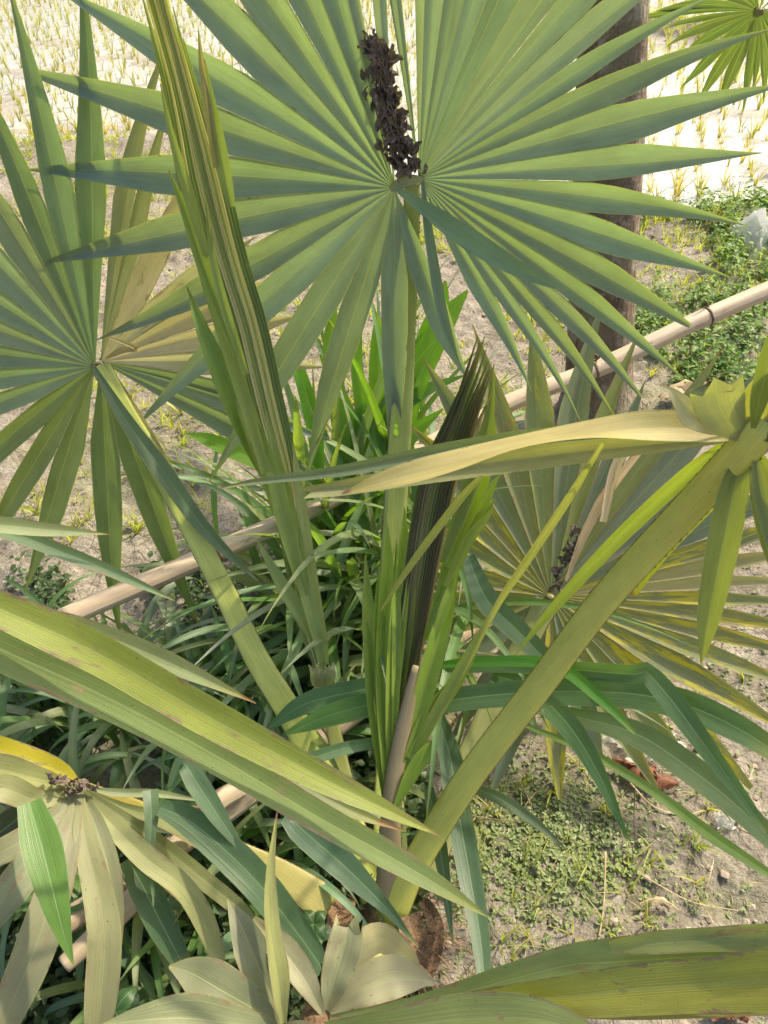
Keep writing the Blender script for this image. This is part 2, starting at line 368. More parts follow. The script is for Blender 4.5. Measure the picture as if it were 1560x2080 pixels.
def blade(name, ctrl, mat, color, parent=None, fold=0.35, n=26, wav=0.02, cup=0.0, lop=0.0, label=None, torn=False):
    """one leaf blade through (px, py, metres from the eye, half width in px, roll in degrees)"""
    c = catmull([tuple(q) + (0,) * (5 - len(q)) for q in ctrl], n)
    cs = [P(*q[:3]) for q in c]; wl = [max(0.0006, q[3] * q[2] / FPX) for q in c]
    side, up = frames(cs, [q[4] for q in c])
    rows = ribbon_rows(cs, side, up, wl, fold, wav=wav, cup=cup, lop=lop, t1=0.93 if torn else 1.0)
    if torn:
        for k in (1, 2):
            pts, ss, t, m = rows[-k]; T = (cs[-1] - cs[-3]).normalized()
            rows[-k] = ([p + T * random.uniform(-0.012, 0.012) for p in pts], ss, t, m)
    me = mesh(name, *sheet(rows)); o = link(name, me, mat, parent, color)
    if label: o['label'] = label
    return o

def tube(cs, rad, n=10, flat=1.0, ref=None, jit=0.0):
    """closed tube with uv; returns verts, faces, uv, tip"""
    N = len(cs); side, up = frames(cs, None, ref if ref is not None else Vector((0.1, 0.3, 1)).normalized())
    v = []; f = []; uv = []; tp = []; m = 0
    for i in range(N):
        if i: m += (cs[i] - cs[i - 1]).length
        r = rad[i] if hasattr(rad, '__len__') else rad
        for k in range(n + 1):
            a = 2 * math.pi * k / n; rr = r * (1 + (random.uniform(-jit, jit) if jit and 0 < k < n else 0))
            v.append(cs[i] + side[i] * math.cos(a) * rr + up[i] * math.sin(a) * rr * flat); uv.append((k / n, m)); tp.append((0.3, 0))
    for i in range(N - 1):
        for k in range(n): a = i * (n + 1) + k; f.append((a, a + 1, a + n + 2, a + n + 1))
    f.append(tuple(range(n))[::-1]); f.append(tuple((N - 1) * (n + 1) + k for k in range(n)))
    return v, f, uv, tp

def petiole(name, ctrl, color, parent, flat=0.45, label=None, n=30, bul=0.05):
    """leaf stalk: channelled, flattened, dark toothed margins; ctrl = (px,py,d,half width px)"""
    c = catmull(ctrl, n); cs = [P(*q[:3]) for q in c]; wl = [q[3] * q[2] / FPX for q in c]
    side, up = frames(cs)
    prof = [(-1, 0.0), (-0.92, 0.06 + bul * .3), (-0.55, bul * .8), (0, bul), (0.55, bul * .8), (0.92, 0.06 + bul * .3), (1, 0.0), (0.75, -0.55), (0.3, -0.95), (-0.3, -0.95), (-0.75, -0.55), (-1, 0.0)]
    us = [0.0, 0.045, 0.28, 0.5, 0.72, 0.955, 1.0, 0.85, 0.6, 0.4, 0.15, 0.012]
    v = []; f = []; uv = []; tp = []; m = 0; K = len(prof)
    for i in range(n):
        if i: m += (cs[i] - cs[i - 1]).length
        for (a, b_), u_ in zip(prof, us):
            v.append(cs[i] + side[i] * a * wl[i] + up[i] * b_ * wl[i] * (flat if b_ < 0 else 1)); uv.append((u_, m)); tp.append((0.3, 0))
    for i in range(n - 1):
        for k in range(K - 1): a = i * K + k; f.append((a, a + 1, a + K + 1, a + K))
    f.append(tuple(range(K - 1))[::-1]); f.append(tuple((n - 1) * K + k for k in range(K - 1)))
    # small dark teeth along both margins
    L = m; nt_ = int(L / 0.012)
    for k in range(nt_):
        t = (k + random.random()) / nt_ * (n - 1); i = min(int(t), n - 2); fr = t - i
        c0 = cs[i].lerp(cs[i + 1], fr); w0 = wl[i] * (1 - fr) + wl[i + 1] * fr; T = (cs[i + 1] - cs[i]).normalized()
        for sg in (-1, 1):
            e = c0 + side[i] * sg * w0 * 0.985; o = len(v); h = random.uniform(0.0008, 0.0022)
            v += [e - T * 0.003, e + T * 0.003, e + side[i] * sg * h + T * random.uniform(-0.002, 0.002)]; uv += [(0.004, 0)] * 3; tp += [(0.3, 0)] * 3; f.append((o, o + 1, o + 2))
    me = mesh(name, v, f, uv, tp); o = link(name, me, M['petiole'], parent, color)
    if label: o['label'] = label
    return o

def lerp(a, b, t): return a + (b - a) * t
def vary(c, k=0.08):
    m = 1 + random.uniform(-k, k)
    return (c[0] * m * random.uniform(1 - k / 2, 1 + k / 2), c[1] * m, c[2] * m * random.uniform(1 - k, 1 + k), c[3] if len(c) > 3 else 0.0)

def fan(palm, hub, d, tips, tilt=(0, 0), split=0.5, fold=0.47, droop=0.05, dome=0.05, color=(0.11, 0.19, 0.095, 0.1), mat=None, label=None, stalk=None, stalkcol=None, maxhalf=7.5, knob=0.014, wfac=1.0):
    """a palmate frond: hub pixel, distance, and for each leaflet (tip px, tip py, optional dict)"""
    H = P(hub[0], hub[1], d); n0 = (CAM - H).normalized()
    ex = n0.cross(Vector((0, 0, 1))).normalized() * -1; ex = ex if ex.dot(AX) > 0 else -ex
    n = Matrix.Rotation(R(tilt[1]), 3, Vector((0, 0, 1))) @ (Matrix.Rotation(R(tilt[0]), 3, ex) @ n0)   # tilt[0] > 0 leans the face skywards
    n = n.normalized()
    if n.dot(n0) < 0: n = -n
    ex = (ex - n * ex.dot(n)).normalized(); ey = n.cross(ex).normalized()
    if ey.z < 0: ey = -ey
    root = link('palm_frond', ico_mesh('frond_hub', knob, 0.6), M['petiole'], palm, (0.16, 0.15, 0.05, 0))
    root.matrix_parent_inverse = Matrix.Identity(4)
    root.location = H - Vector(palm.location)
    if label: root['label'] = label
    def disp(p, Rl, dr):
        r = (p - H).length; u = r / max(1e-6, Rl)
        return p + n * (dome * r * r / 0.6) + Vector((0, 0, -1)) * (dr * u ** 3 * Rl)
    L = []
    for tp in tips:
        opt = tp[2] if len(tp) > 2 else {}
        ho = opt.get('hub', (0, 0)); Hh = H + ex * ho[0] * d / FPX - ey * ho[1] * d / FPX
        dr = opt.get('droop', droop) * random.uniform(0.6, 1.4); q = list(tp[:2]); pt = None
        for _ in range(12):
            r = ray(*q); pl = CAM + r * ((H - CAM).dot(n) / r.dot(n)); Rl = (pl - Hh).length
            dp = disp(pl, Rl, dr); a = proj(dp); q[0] += (tp[0] - a[0]) * 0.8; q[1] += (tp[1] - a[1]) * 0.8
        dv = pl - Hh; th = math.atan2(dv.dot(ey), dv.dot(ex))
        L.append(dict(th=th, R=Rl, H=Hh, dr=dr, opt=opt))
    L.sort(key=lambda q: q['th']); N = len(L)
    for i, q in enumerate(L):
        pr, nx = L[i - 1], L[(i + 1) % N]
        gp = (q['th'] - pr['th']) % (2 * math.pi); gn = (nx['th'] - q['th']) % (2 * math.pi)
        q['hl'] = gp / 2 if gp / 2 < R(13) else R(maxhalf); q['hr'] = gn / 2 if gn / 2 < R(13) else R(maxhalf); q['jl'] = q['jr'] = True
    for i, q in enumerate(L):
        nx = L[(i + 1) % N]; q['sr'] = (q['opt'].get('sp', split) + nx['opt'].get('sp', split)) / 2 * random.uniform(0.9, 1.1) * (q['R'] + nx['R']) / 2
        q['mh'] = R(min(q['opt'].get('mh', maxhalf), nx['opt'].get('mh', maxhalf)))
    for i, q in enumerate(L):
        opt = q['opt']
        if opt.get('skip'): continue
        sl_, sr_ = L[i - 1]['sr'], q['sr']
        if not q['jl']: sl_ = q['R'] * 0.45
        if not q['jr']: sr_ = q['R'] * 0.45
        sl_ = min(sl_, q['R'] * 0.85); sr_ = min(sr_, q['R'] * 0.85)
        dirv = ex * math.cos(q['th']) + ey * math.sin(q['th']); lat = -ex * math.sin(q['th']) + ey * math.cos(q['th'])
        rows = []; nr = 30; m = 0; bend = opt.get('bend', random.uniform(-0.02, 0.02)); ph = random.uniform(0, 7); tw = random.uniform(-0.25, 0.25)
        fo = opt.get('fold', fold) * random.uniform(0.9, 1.1)
        for k in range(nr):
            t = k / (nr - 1); t = t ** 0.92; r = 0.003 + (q['R'] - 0.003) * t; pts = []
            def hw(half, sr, mh):
                w_ = min(r * math.tan(half), sr * math.tan(min(half, mh))) * wfac
                if r > sr:
                    u = (r - sr) / (q['R'] - sr); g = 1.0 - 0.07 * min(1, u / 0.06)
                    g *= 1 - max(0, u - 0.14) / 0.86 if u > 0.14 else 1
                    w_ *= max(0.0, g) ** 1.0
                return max(w_, 0.0007)
            a, b_ = hw(q['hl'], sl_, L[i - 1]['mh']), hw(q['hr'], sr_, q['mh'])
            free = max(0, t - 0.55) / 0.45
            for s in S5:
                w_ = a if s < 0 else b_
                h = abs(s) * w_ * fold - 0.10 * w_ * (1 - abs(abs(s) * 2 - 1))
                p = q['H'] + dirv * r + lat * (s * w_ + bend * q['R'] * (free ** 2) * 2) + n * (h + tw * s * w_ * free + 0.04 * w_ * math.sin(r * 30 + ph) * s * free)
                pts.append(disp(p, q['R'], q['dr']))
            rows.append((pts, S5, t, r))
        if random.random() < .16: rows = rows[:-random.choice((2, 3))]
        o = link('leaflet', mesh('leaflet', *sheet(rows)), opt.get('mat', mat or M['palm']), None, vary(opt.get('color', color), .12))
        o.parent = root; o.matrix_parent_inverse = Matrix.Translation(-H)
        if opt.get('label'): o['label'] = opt['label']
    if stalk:
        s = petiole('petiole', stalk, stalkcol or (0.24, 0.27, 0.08, 0.1), None); s.parent = root; s.matrix_parent_inverse = Matrix.Translation(-H)
    root['_h'] = 1; del root['_h']
    return root, H
def ico_mesh(name, r, flat=1.0, sub=2, jit=0.15):
    import bmesh
    bm = bmesh.new(); bmesh.ops.create_icosphere(bm, subdivisions=sub, radius=r)
    for v in bm.verts: v.co *= 1 + random.uniform(-jit, jit); v.co.z *= flat
    me = bpy.data.meshes.new(name); bm.to_mesh(me); bm.free(); a = me.uv_layers.new(name='UVMap'); me.uv_layers.new(name='tip')
    for l in a.data: l.uv = (0.3, 0.3)
    return me
def sub(root, H, o):
    o.parent = root; o.matrix_parent_inverse = Matrix.Translation(-H); return o

# ------------------------------------------------------------------ ground
def bankline(x):   # where the dry ground meets the flooded field
    return 5.7 - 0.9 * np.clip((x + 1.2) / 1.6, 0, 1) - 0.55 * np.clip((x - 0.6) / 0.8, 0, 1) + 0.42 * np.clip((x - 1.8) / 2.0, 0, 4) + 0.35 * (fbm(x * 1.3, x * 0 + 3, 3, 5) - 0.5)
def bund(x, y):    # grassy ridge across the far field
    yb = 11.3 - 1.15 * (x - 1.7)
    return np.exp(-((y - yb) / 0.45) ** 2)
def gz(x, y):
    x = np.asarray(x, float); y = np.asarray(y, float)
    bl = bankline(x); f = 1 / (1 + np.exp(np.clip(-(y - bl) / 0.09, -40, 40)))
    dry = 0.05 * (fbm(x * 1.1 + 5, y * 1.1, 3, 1) - 0.5) + 0.055 * (fbm(x * 7, y * 7, 4, 2) - 0.5) + 0.03 * (fbm(x * 32, y * 32, 3, 3) - 0.5)
    bank = 0.16 * np.clip((x - 0.9) / 1.0, 0, 1) * np.exp(-((y - 3.3 - 0.1 * x) / 0.75) ** 2)
    lip = 0.05 * np.exp(-((y - bl + 0.25) / 0.2) ** 2)
    wet = -0.080 + 0.085 * (fbm(x * 2.3, y * 2.3, 4, 9) - 0.45) + 0.03 * (fbm(x * 14, y * 14, 3, 8) - 0.5)
    return (dry + bank + lip) * (1 - f) + wet * f + 0.16 * bund(x, y) * f
def axis(lo, hi, step, far_lo, far_hi, g=1.09):
    a = list(np.arange(lo, hi, step)); s = step; v = hi
    while v < far_hi: a.append(v); s *= g; v += s
    a.append(far_hi); s = step; v = lo - step
    b = []
    while v > far_lo: b.append(v); s *= g; v -= s
    b.append(far_lo); return np.array(b[::-1] + a)
xs = axis(-1.7, 2.0, 0.013, -400, 400, 1.07); ys = axis(0.1, 3.6, 0.013, -60, 600, 1.012)
ys = ys[(ys < 40) | (np.arange(len(ys)) % 3 == 0) | (ys == ys[-1])]
X, Y = np.meshgrid(xs, ys); Z = gz(X, Y); Z = np.where(Y > 60, -0.1, Z)
nx, ny = len(xs), len(ys)
V = np.stack([X, Y, Z], -1).reshape(-1, 3); idx = np.arange(nx * ny).reshape(ny, nx)
Fq = np.stack([idx[:-1, :-1], idx[:-1, 1:], idx[1:, 1:], idx[1:, :-1]], -1).reshape(-1, 4)
me = bpy.data.meshes.new('ground'); me.vertices.add(len(V)); me.vertices.foreach_set('co', V.ravel())
me.loops.add(Fq.size); me.loops.foreach_set('vertex_index', Fq.ravel()); me.polygons.add(len(Fq))
me.polygons.foreach_set('loop_start', np.arange(0, Fq.size, 4)); me.polygons.foreach_set('loop_total', np.full(len(Fq), 4))
me.polygons.foreach_set('use_smooth', np.ones(len(Fq), bool)); me.update(calc_edges=True)
ground = link('ground', me, M['soil']); tag(ground, 'dry cracked grey brown earth with small clods running into the field mud', None, None, 'structure')
print('ground verts', len(V))
WZ = -0.066
wm = mesh('water', [(-400, 3.6, WZ), (400, 3.6, WZ), (400, 600, WZ), (-400, 600, WZ)], [(0, 1, 2, 3)], smooth=False)
tag(link('water', wm, M['water']), 'shallow water lying between the rice seedlings', None, None, 'structure')

def in_view(x, y, z=0, m=60):
    q = proj(Vector((x, y, z))); return -m < q[0] < 1560 + m and -m < q[1] < 2080 + m and (Vector((x, y, z)) - CAM).dot(AZ) > 0
# clods and crumbs of earth
def clods():
    b = Buf(); base = ico_mesh('c', 1.0, 1.0, 1, 0.0); bv = [v.co.copy() for v in base.vertices]; bf = [tuple(p.vertices) for p in base.polygons]
    for k in range(9000):
        x = random.uniform(-1.6, 2.0); y = random.uniform(0.25, 4.2) if k % 3 else random.uniform(.25, 1.9)
        if fbm(x * 1.7, y * 1.7, 3, 31) < 0.42 and random.random() < 0.8: continue
        r = 0.0022 + 0.010 * random.random() ** 4
        z = float(gz(x, y)); rot = Matrix.Rotation(random.uniform(0, 6.3), 3, 'Z'); sc = Vector((random.uniform(.7, 1.3), random.uniform(.7, 1.3), random.uniform(.5, .8)))
        b.add([rot @ Vector([c * s * r * random.uniform(0.62, 1.25) for c, s in zip(q, sc)]) + Vector((x, y, z - r * 0.05)) for q in bv], bf)
    o = link('soil_crumbs', b.mesh('soil_crumbs', False), M['clod']); tag(o, 'loose crumbs and clods of dry earth over the ground', 'soil crumbs', None, 'stuff')
clods()

# ------------------------------------------------------------------ field: rice, bund grass
def tuft_buf(nb, h, w_, spread, seed, seg=3, b=None, at=(0, 0, 0)):
    r_ = random.Random(seed); b = b or Buf()
    for k in range(nb):
        a = r_.uniform(0, 6.283); hh = h * r_.uniform(0.55, 1.1); sp = spread * r_.uniform(0.2, 1.0); ww = w_ * r_.uniform(0.7, 1.2)
        dx, dy = math.cos(a), math.sin(a); bx, by = at[0] + dx * 0.01 * r_.random(), at[1] + dy * 0.01 * r_.random(); v = []
        lx, ly = -dy, dx
        a2 = r_.uniform(0, 3.1); lx, ly = math.cos(a2), math.sin(a2)
        for i in range(seg + 1):
            t = i / seg; q = (bx + dx * sp * hh * t ** 1.8, by + dy * sp * hh * t ** 1.8, at[2] - 0.01 + hh * (t - 0.35 * sp * t * t)); wi = ww * (1 - t ** 1.6) * 0.5 + 0.0004
            v += [(q[0] - lx * wi, q[1] - ly * wi, q[2]), (q[0] + lx * wi, q[1] + ly * wi, q[2])]
        f = [(2 * i, 2 * i + 1, 2 * i + 3, 2 * i + 2) for i in range(seg)]; b.add(v, f)
    return b
def scatter_individuals(spots, variants, name, label, cat, group, stuff_label, mat, stuff_fn, cap=300):
    """the largest in the photograph stand alone, the rest become one mass"""
    vis = [s for s in spots if in_view(s[0], s[1])]
    vis.sort(key=lambda s: s[0] ** 2 + s[1] ** 2 + 1.4); keep = vis[:cap]; ks = set(keep)
    for i, s in enumerate(keep):
        o = bpy.data.objects.new(name, random.choice(variants)); col.objects.link(o); o.location = (s[0], s[1], s[2]); o.rotation_euler = (0, 0, random.uniform(0, 6.28)); k = random.uniform(0.7, 1.25) * s[3]; o.scale = (k, k, k)
        tag(o, label, cat, group)
    rest = [s for s in spots if s not in ks]
    if rest:
        b = Buf()
        for s in rest: stuff_fn(b, s)
        tag(link(name + '_mass', b.mesh(name + '_mass'), mat), stuff_label, 'vegetation', None, 'stuff')
rice_spots = []
ca, sa = math.cos(R(-17)), math.sin(R(-17))
for i in range(-60, 60):
    for j in range(-85, 85):
        jt = random.choice((.02, .035, .06)); gx = i * 0.155 + random.uniform(-jt, jt); gy = j * 0.16 + random.uniform(-jt, jt)
        x = gx * ca - gy * sa; y = 9 + gx * sa + gy * ca
        if y > 17 or y < 3.5 or abs(x) > 1.6 + y * 0.62: continue
        if y < float(bankline(np.array(x))) + 0.12 or float(bund(np.array(x), np.array(y))) > 0.3: continue
        if random.random() < 0.06: continue
        rice_spots.append((x, y, max(float(gz(x, y)), WZ - 0.02), random.uniform(0.7, 1.2)))
def vmeshes(n, fn, mat):
    out = []
    for k in range(n): me = fn(k).mesh('tuft'); me.materials.append(mat); out.append(me)
    return out
rv = vmeshes(6, lambda k: tuft_buf(11, 0.155, 0.0075, 0.7, 100 + k), M['rice'])
scatter_individuals(rice_spots, rv, 'rice_seedling', 'thin yellow green rice seedling standing in a row of the flooded field', 'rice seedling', 'rice seedlings in the flooded field',
    'rows of yellow green rice seedlings further out in the flooded field', M['rice'], lambda b, s: tuft_buf(6, 0.17 * s[3], 0.009, 0.5, random.random(), 2, b, s[:3]))
# grass on the far bund and on the near banks
b = Buf(); cnt = 0
for k in range(60000):
    x = random.uniform(-7, 8); y = random.uniform(2.4, 15); ok = False; h = 0.09
    if float(bund(np.array(x), np.array(y))) > 0.35 and y > 6: ok = random.random() < 0.8; h = 0.13
    elif y < float(bankline(np.array(x))) + 0.1:
        dn = fbm(x * 1.4, y * 1.4, 3, 44)
        if x < 0.4 and y > 3.9: ok = dn > 0.47 and random.random() < 0.9
        elif x > 0.5: ok = (y > 2.9 and dn > 0.40) or (y > 2.5 and dn > 0.5 and random.random() < 0.5)
    if ok and abs(x) < 1 + y * 0.6:
        cnt += 1; tuft_buf(5, h * random.uniform(.6, 1.3), 0.006, 0.9, random.random(), 2, b, (x, y, float(gz(x, y))))
    if cnt > 9000: break
print('bank grass', cnt)
tag(link('bank_grass', b.mesh('bank_grass'), M['sprout']), 'short green grass on the banks round the flooded field', 'grass', None, 'stuff')

# ------------------------------------------------------------------ weeds: leafy plants on the right bank and ground cover near the palm
def leafy(b, x, y, z, h, nl, lw, seed):
    """one leafy weed: a stem with pairs of small pointed leaves"""
    r_ = random.Random(seed); lean = (r_.uniform(-.4, .4), r_.uniform(-.4, .4))
    for k in range(nl):
        t = (k + 1) / nl; c = Vector((x + lean[0] * h * t + r_.uniform(-.3, .3) * h * 0.6, y + lean[1] * h * t + r_.uniform(-.3, .3) * h * 0.6, z + h * t * r_.uniform(.6, 1)))
        a = r_.uniform(0, 6.283); L_ = lw * r_.uniform(1.2, 2.4); W_ = lw * r_.uniform(0.45, 0.8)
        dv = Vector((math.cos(a), math.sin(a), r_.uniform(-.5, .35))).normalized(); sv = dv.cross(Vector((r_.uniform(-.4, .4), r_.uniform(-.4, .4), 1))).normalized(); uv = sv.cross(dv)
        b.add([c, c + dv * L_ * .35 + sv * W_ + uv * W_ * .3, c + dv * L_ * .4, c + dv * L_ * .35 - sv * W_ + uv * W_ * .3, c + dv * L_ * .8 + sv * W_ * .55 + uv * W_ * .1, c + dv * L_ - uv * W_ * .3, c + dv * L_ * .8 - sv * W_ * .55 + uv * W_ * .1],
              [(0, 1, 2), (0, 2, 3), (1, 4, 5, 2), (2, 5, 6, 3)])
b = Buf()
for k in range(4200):
    x = random.uniform(0.75, 4.2); y = random.uniform(2.35, 4.6)
    if y > float(bankline(np.array(x))) - 0.05: continue
    dn = fbm(x * 2.1, y * 2.1, 3, 71)
    if dn < 0.40 + 0.10 * (x < 1.2): continue
    leafy(b, x, y, float(gz(x, y)), random.uniform(.04, .16), random.randint(6, 12), random.uniform(.010, .020), k)
tag(link('bank_weeds', b.mesh('bank_weeds', False), M['weed']), 'low tangle of small leafy weeds covering the bank behind the tree', 'weeds', None, 'stuff')
b = Buf(); c0 = G(1080, 1690); 
for k in range(3600):
    if k < 1900:
        x = random.gauss(c0.x, .13); y = random.gauss(c0.y - .02, .09)
    else:
        x = random.uniform(0.0, 1.3); y = random.uniform(0.35, 1.6)
        if fbm(x * 4, y * 4, 3, 77) < 0.53: continue
    leafy(b, x, y, float(gz(x, y)), random.uniform(.004, .016), 2, random.uniform(.004, .0075), k + 9000)
tag(link('ground_cover', b.mesh('ground_cover', False), M['cover']), 'mat of tiny round leaved ground cover spreading on the earth right of the palm', 'ground cover', None, 'stuff')
M['under'] = random_leaf_mat('undergrowth_shade_leaf', (0.025, 0.06, 0.018), (0.06, 0.105, 0.035), 0.3)  # very dark greens stand in for deep shade under the palm
b = Buf()
for k in range(4200):
    x = random.uniform(-1.05, 0.08); y = random.uniform(0.22, 1.5)
    if fbm(x * 2.4, y * 2.4, 3, 55) < 0.36 or (y > 1.15 and random.random() < .6): continue
    leafy(b, x, y, float(gz(x, y)), random.uniform(.03, .12), random.randint(5, 9), random.uniform(.008, .018), k + 50000)
tag(link('undergrowth', b.mesh('undergrowth', False), M['under']), 'leafy undergrowth coloured dark to stand for the shade below the palm', 'undergrowth', None, 'stuff')
# grass sprouts on the dry ground, each its own
sp_spots = []
for k in range(6000):
    x = random.uniform(-2.4, 1.6); y = random.uniform(0.35, 5.2)
    if y > 1.6 and x > 0.6: continue
    if y < 1.6 and x < 0.15: continue
    if fbm(x * 1.5, y * 1.5, 2, 90) < 0.42: continue
    if y > float(bankline(np.array(x))): continue
    sp_spots.append((x, y, float(gz(x, y)), 0.65 if y < 1.6 else 1.0))
    if len(sp_spots) > 1300: break
for k in range(46):
    x = random.uniform(.12, .95); y = random.uniform(.45, 1.25); sp_spots.append((x, y, float(gz(x, y)), random.uniform(.35, .75)))
gv = vmeshes(6, lambda k: tuft_buf(random.randint(5, 9), 0.10, 0.006, 1.3, 300 + k, 4), M['sprout'])
scatter_individuals(sp_spots, gv, 'grass_sprout', 'small pale green grass sprout growing from the dry earth', 'grass sprout', 'grass sprouts on the dry ground',
    'small grass sprouts scattered over the earth', M['sprout'], lambda b, s: tuft_buf(6, 0.09, 0.006, 1.2, random.random(), 3, b, s[:3]), cap=280)
# dry straw and twig litter
b = Buf()
for k in range(2000):
    x = random.uniform(-2.2, 1.9); y = random.uniform(0.3, 4.8); a = random.uniform(0, 3.14); L_ = random.uniform(.02, .11); r_ = random.uniform(.0005, .0014)
    z = float(gz(x, y)) + .004; p0 = Vector((x, y, z)); p2 = p0 + Vector((math.cos(a), math.sin(a), random.uniform(-.02, .12))) * L_; p1 = (p0 + p2) / 2 + Vector((random.uniform(-.1, .1), random.uniform(-.1, .1), .12)) * L_
    v, f, _, _ = tube([p0, p1, p2], r_, 3); b.add(v, f)
tag(link('straw_litter', b.mesh('straw_litter'), M['straw']), 'dry straw stalks scattered over the earth', 'straw', None, 'stuff')

# ------------------------------------------------------------------ tree by the field
def trunk_obj():
    root = empty('tree', G(1225, 845)); tag(root, 'rough brown tree trunk with pale lichen patches at the edge of the rice field', 'tree')
    ctrl = [(1213, 870, 2.92, 66), (1215, 820, 2.88, 64), (1222, 700, 2.76, 62), (1230, 500, 2.62, 61), (1240, 300, 2.50, 60), (1246, 100, 2.44, 57), (1250, -60, 2.42, 55), (1262, -420, 2.6, 52), (1280, -900, 3.2, 52)]
    c = catmull(ctrl, 60); cs = [P(*q[:3]) for q in c]; n = 40; v = []; f = []; side, up = frames(cs, None, Vector((0, 1, 0)))
    for i in range(60):
        r = c[i][3] * c[i][2] / FPX
        for k in range(n):
            a = 2 * math.pi * k / n; rr = r * (1 + .05 * math.sin(3 * a + i * .05) + .05 * (float(fbm(np.array(math.cos(a) * 2 + 9), np.array(i * .22 + math.sin(a) * 2), 3, 6)) - .5) + (0.35 * max(0, 1 - i / 5) ** 2))
            v.append(cs[i] + side[i] * math.cos(a) * rr + up[i] * math.sin(a) * rr)
    for i in range(59):
        for k in range(n): a = i * n + k; bq = i * n + (k + 1) % n; f.append((a, bq, bq + n, a + n))
    link('trunk', mesh('trunk', v, f), M['bark'], root)
    # a limb above the frame
    top = cs[-14]; vv, ff, _, _ = tube([top, top + Vector((.2, .1, .35)), top + Vector((.55, .2, .8)), top + Vector((.8, .3, 1.5))], [.05, .045, .035, .02], 10)
    link('branch', mesh('branch', vv, ff), M['bark'], root)
trunk_obj()

# ------------------------------------------------------------------ bamboo rails
def bamboo(ctrl, nodes, label, stub=None, ties=()):
    cs0 = [P(*q[:3]) for q in ctrl]; root = empty('bamboo_pole', cs0[0]); tag(root, label, 'bamboo pole', 'bamboo rails crossing behind the palm')
    c = catmull(ctrl, 70); cs = [P(*q[:3]) for q in c]; rad = [q[3] * q[2] / FPX for q in c]
    for i in range(70):
        for nd in nodes:
            rad[i] *= 1 + .05 * math.exp(-((i / 69 - nd) * 90) ** 2)
    v, f, uv, tp = tube(cs, rad, 18, jit=0.012); link('culm', mesh('culm', v, f, uv, tp), M['bamboo'], root)
    for nd in nodes:
        i = int(nd * 69); i = min(max(i, 1), 68); T = (cs[i + 1] - cs[i - 1]).normalized(); p = cs[i]
        pts = [p - T * .0045, p - T * .002, p + T * .002, p + T * .0045]; r = rad[i]
        v, f, uv, tp = tube(pts, [r * 1.01, r * 1.10, r * 1.09, r * 1.01], 18); link('node_ring', mesh('node_ring', v, f, uv, tp), M['twig'], root)
        a = random.uniform(.5, 2.4); s0 = p + Vector((0, -math.cos(a), math.sin(a))) * r
        v, f, uv, tp = tube([s0, s0 + Vector((random.uniform(-.02, .02), -.008, .018)), s0 + Vector((random.uniform(-.03, .03), -.01, .03))], [.0035, .0025, .0012], 6)
        link('twig_stub', mesh('twig_stub', v, f, uv, tp), M['twig'], root)
    return root
bamboo([(-160, 1390, 1.74, 20), (130, 1256, 1.78, 20), (470, 1108, 1.82, 20), (700, 1000, 1.92, 19), (1000, 835, 2.12, 18), (1220, 745, 2.26, 17), (1420, 650, 2.42, 16), (1620, 565, 2.6, 15.5)],
       [.06, .34, .63, .78, .90], 'pale dry bamboo pole running upwards past the front of the tree trunk')
bamboo([(40, 1925, 1.60, 22), (170, 1850, 1.60, 22), (380, 1700, 1.60, 24), (520, 1600, 1.62, 24), (660, 1490, 1.66, 23), (930, 1290, 1.86, 21), (1050, 1210, 2.0, 20)],
       [.18, .36, .62, .86], 'lower reddish brown bamboo pole lying in the grass shade under the palm')
bamboo([(130, 1960, 1.56, 15), (260, 1838, 1.545, 20), (420, 1650, 1.56, 20), (490, 1600, 1.57, 18)], [.45, .8], 'short broken bamboo length beside the lower pole in the bottom shade')

# ------------------------------------------------------------------ the young palm
PB = P(790, 1890, 1.63); PB.z = 0.0
palm = empty('young_palm', PB); tag(palm, 'young fan palm with stiff pleated fronds filling the foreground', 'palm')
PL = dict
GREEN = (0.15, 0.215, 0.185, 0.1); TAN = (0.36, 0.335, 0.25, 0.0); OLIVE = (0.18, 0.21, 0.075, 0.15)
lh = (-22, 10); rh = (24, -6)
main = []
for t in [(618, 972), (430, 982), (268, 866), (210, 712), (75, 548), (45, 350), (-5, 137), (100, -32), (207, -188), (330, -290), (448, -363), (560, -402), (640, -420), (705, -430), (765, -430)]: main.append((t[0], t[1], dict(hub=lh, mh=4.9 if t[1] > 600 else (6.2 if t[1] < 0 else 5.6), sp=.66 if t[1] < -250 else .52)))
main.append((803, 1006, dict(hub=lh, droop=0.0)))
main.append((945, 782, dict(hub=lh, droop=0.0)))
for t in [(728, -425), (770, -415), (835, -415), (915, -410), (1000, -395), (1080, -365), (1165, -330), (1300, -275), (1372, -217), (1440, -130), (1455, -25), (1575, 28), (1600, 172), (1546, 323), (1518, 452), (1480, 570), (1437, 682), (1393, 769), (1339, 826), (1262, 845), (1190, 845), (1090, 790)]: main.append((t[0], t[1], dict(hub=rh, mh=4.8 if t[1] > 640 else 6.4, sp=.72 if t[1] < -200 else .54)))
fr, H1 = fan(palm, (825, 370), 1.42, main, tilt=(10, 0), split=0.52, color=GREEN, label='large open green frond rising in the middle', droop=0.03, maxhalf=5.5, knob=.009,
   stalk=[(838, 372, 1.425, 14), (834, 480, 1.46, 17), (826, 640, 1.50, 19), (814, 860, 1.54, 23), (800, 1080, 1.58, 24), (790, 1300, 1.62, 24), (790, 1560, 1.64, 26), (795, 1860, 1.64, 40)], stalkcol=(0.34, 0.40, 0.10, 0.05))
def L_(root, H, ctrl, color=GREEN, fold=0.35, mat=None, name='leaflet', **k): return sub(root, H, blade(name, ctrl, mat or M['palm'], vary(color, 0.05), None, fold, **k))
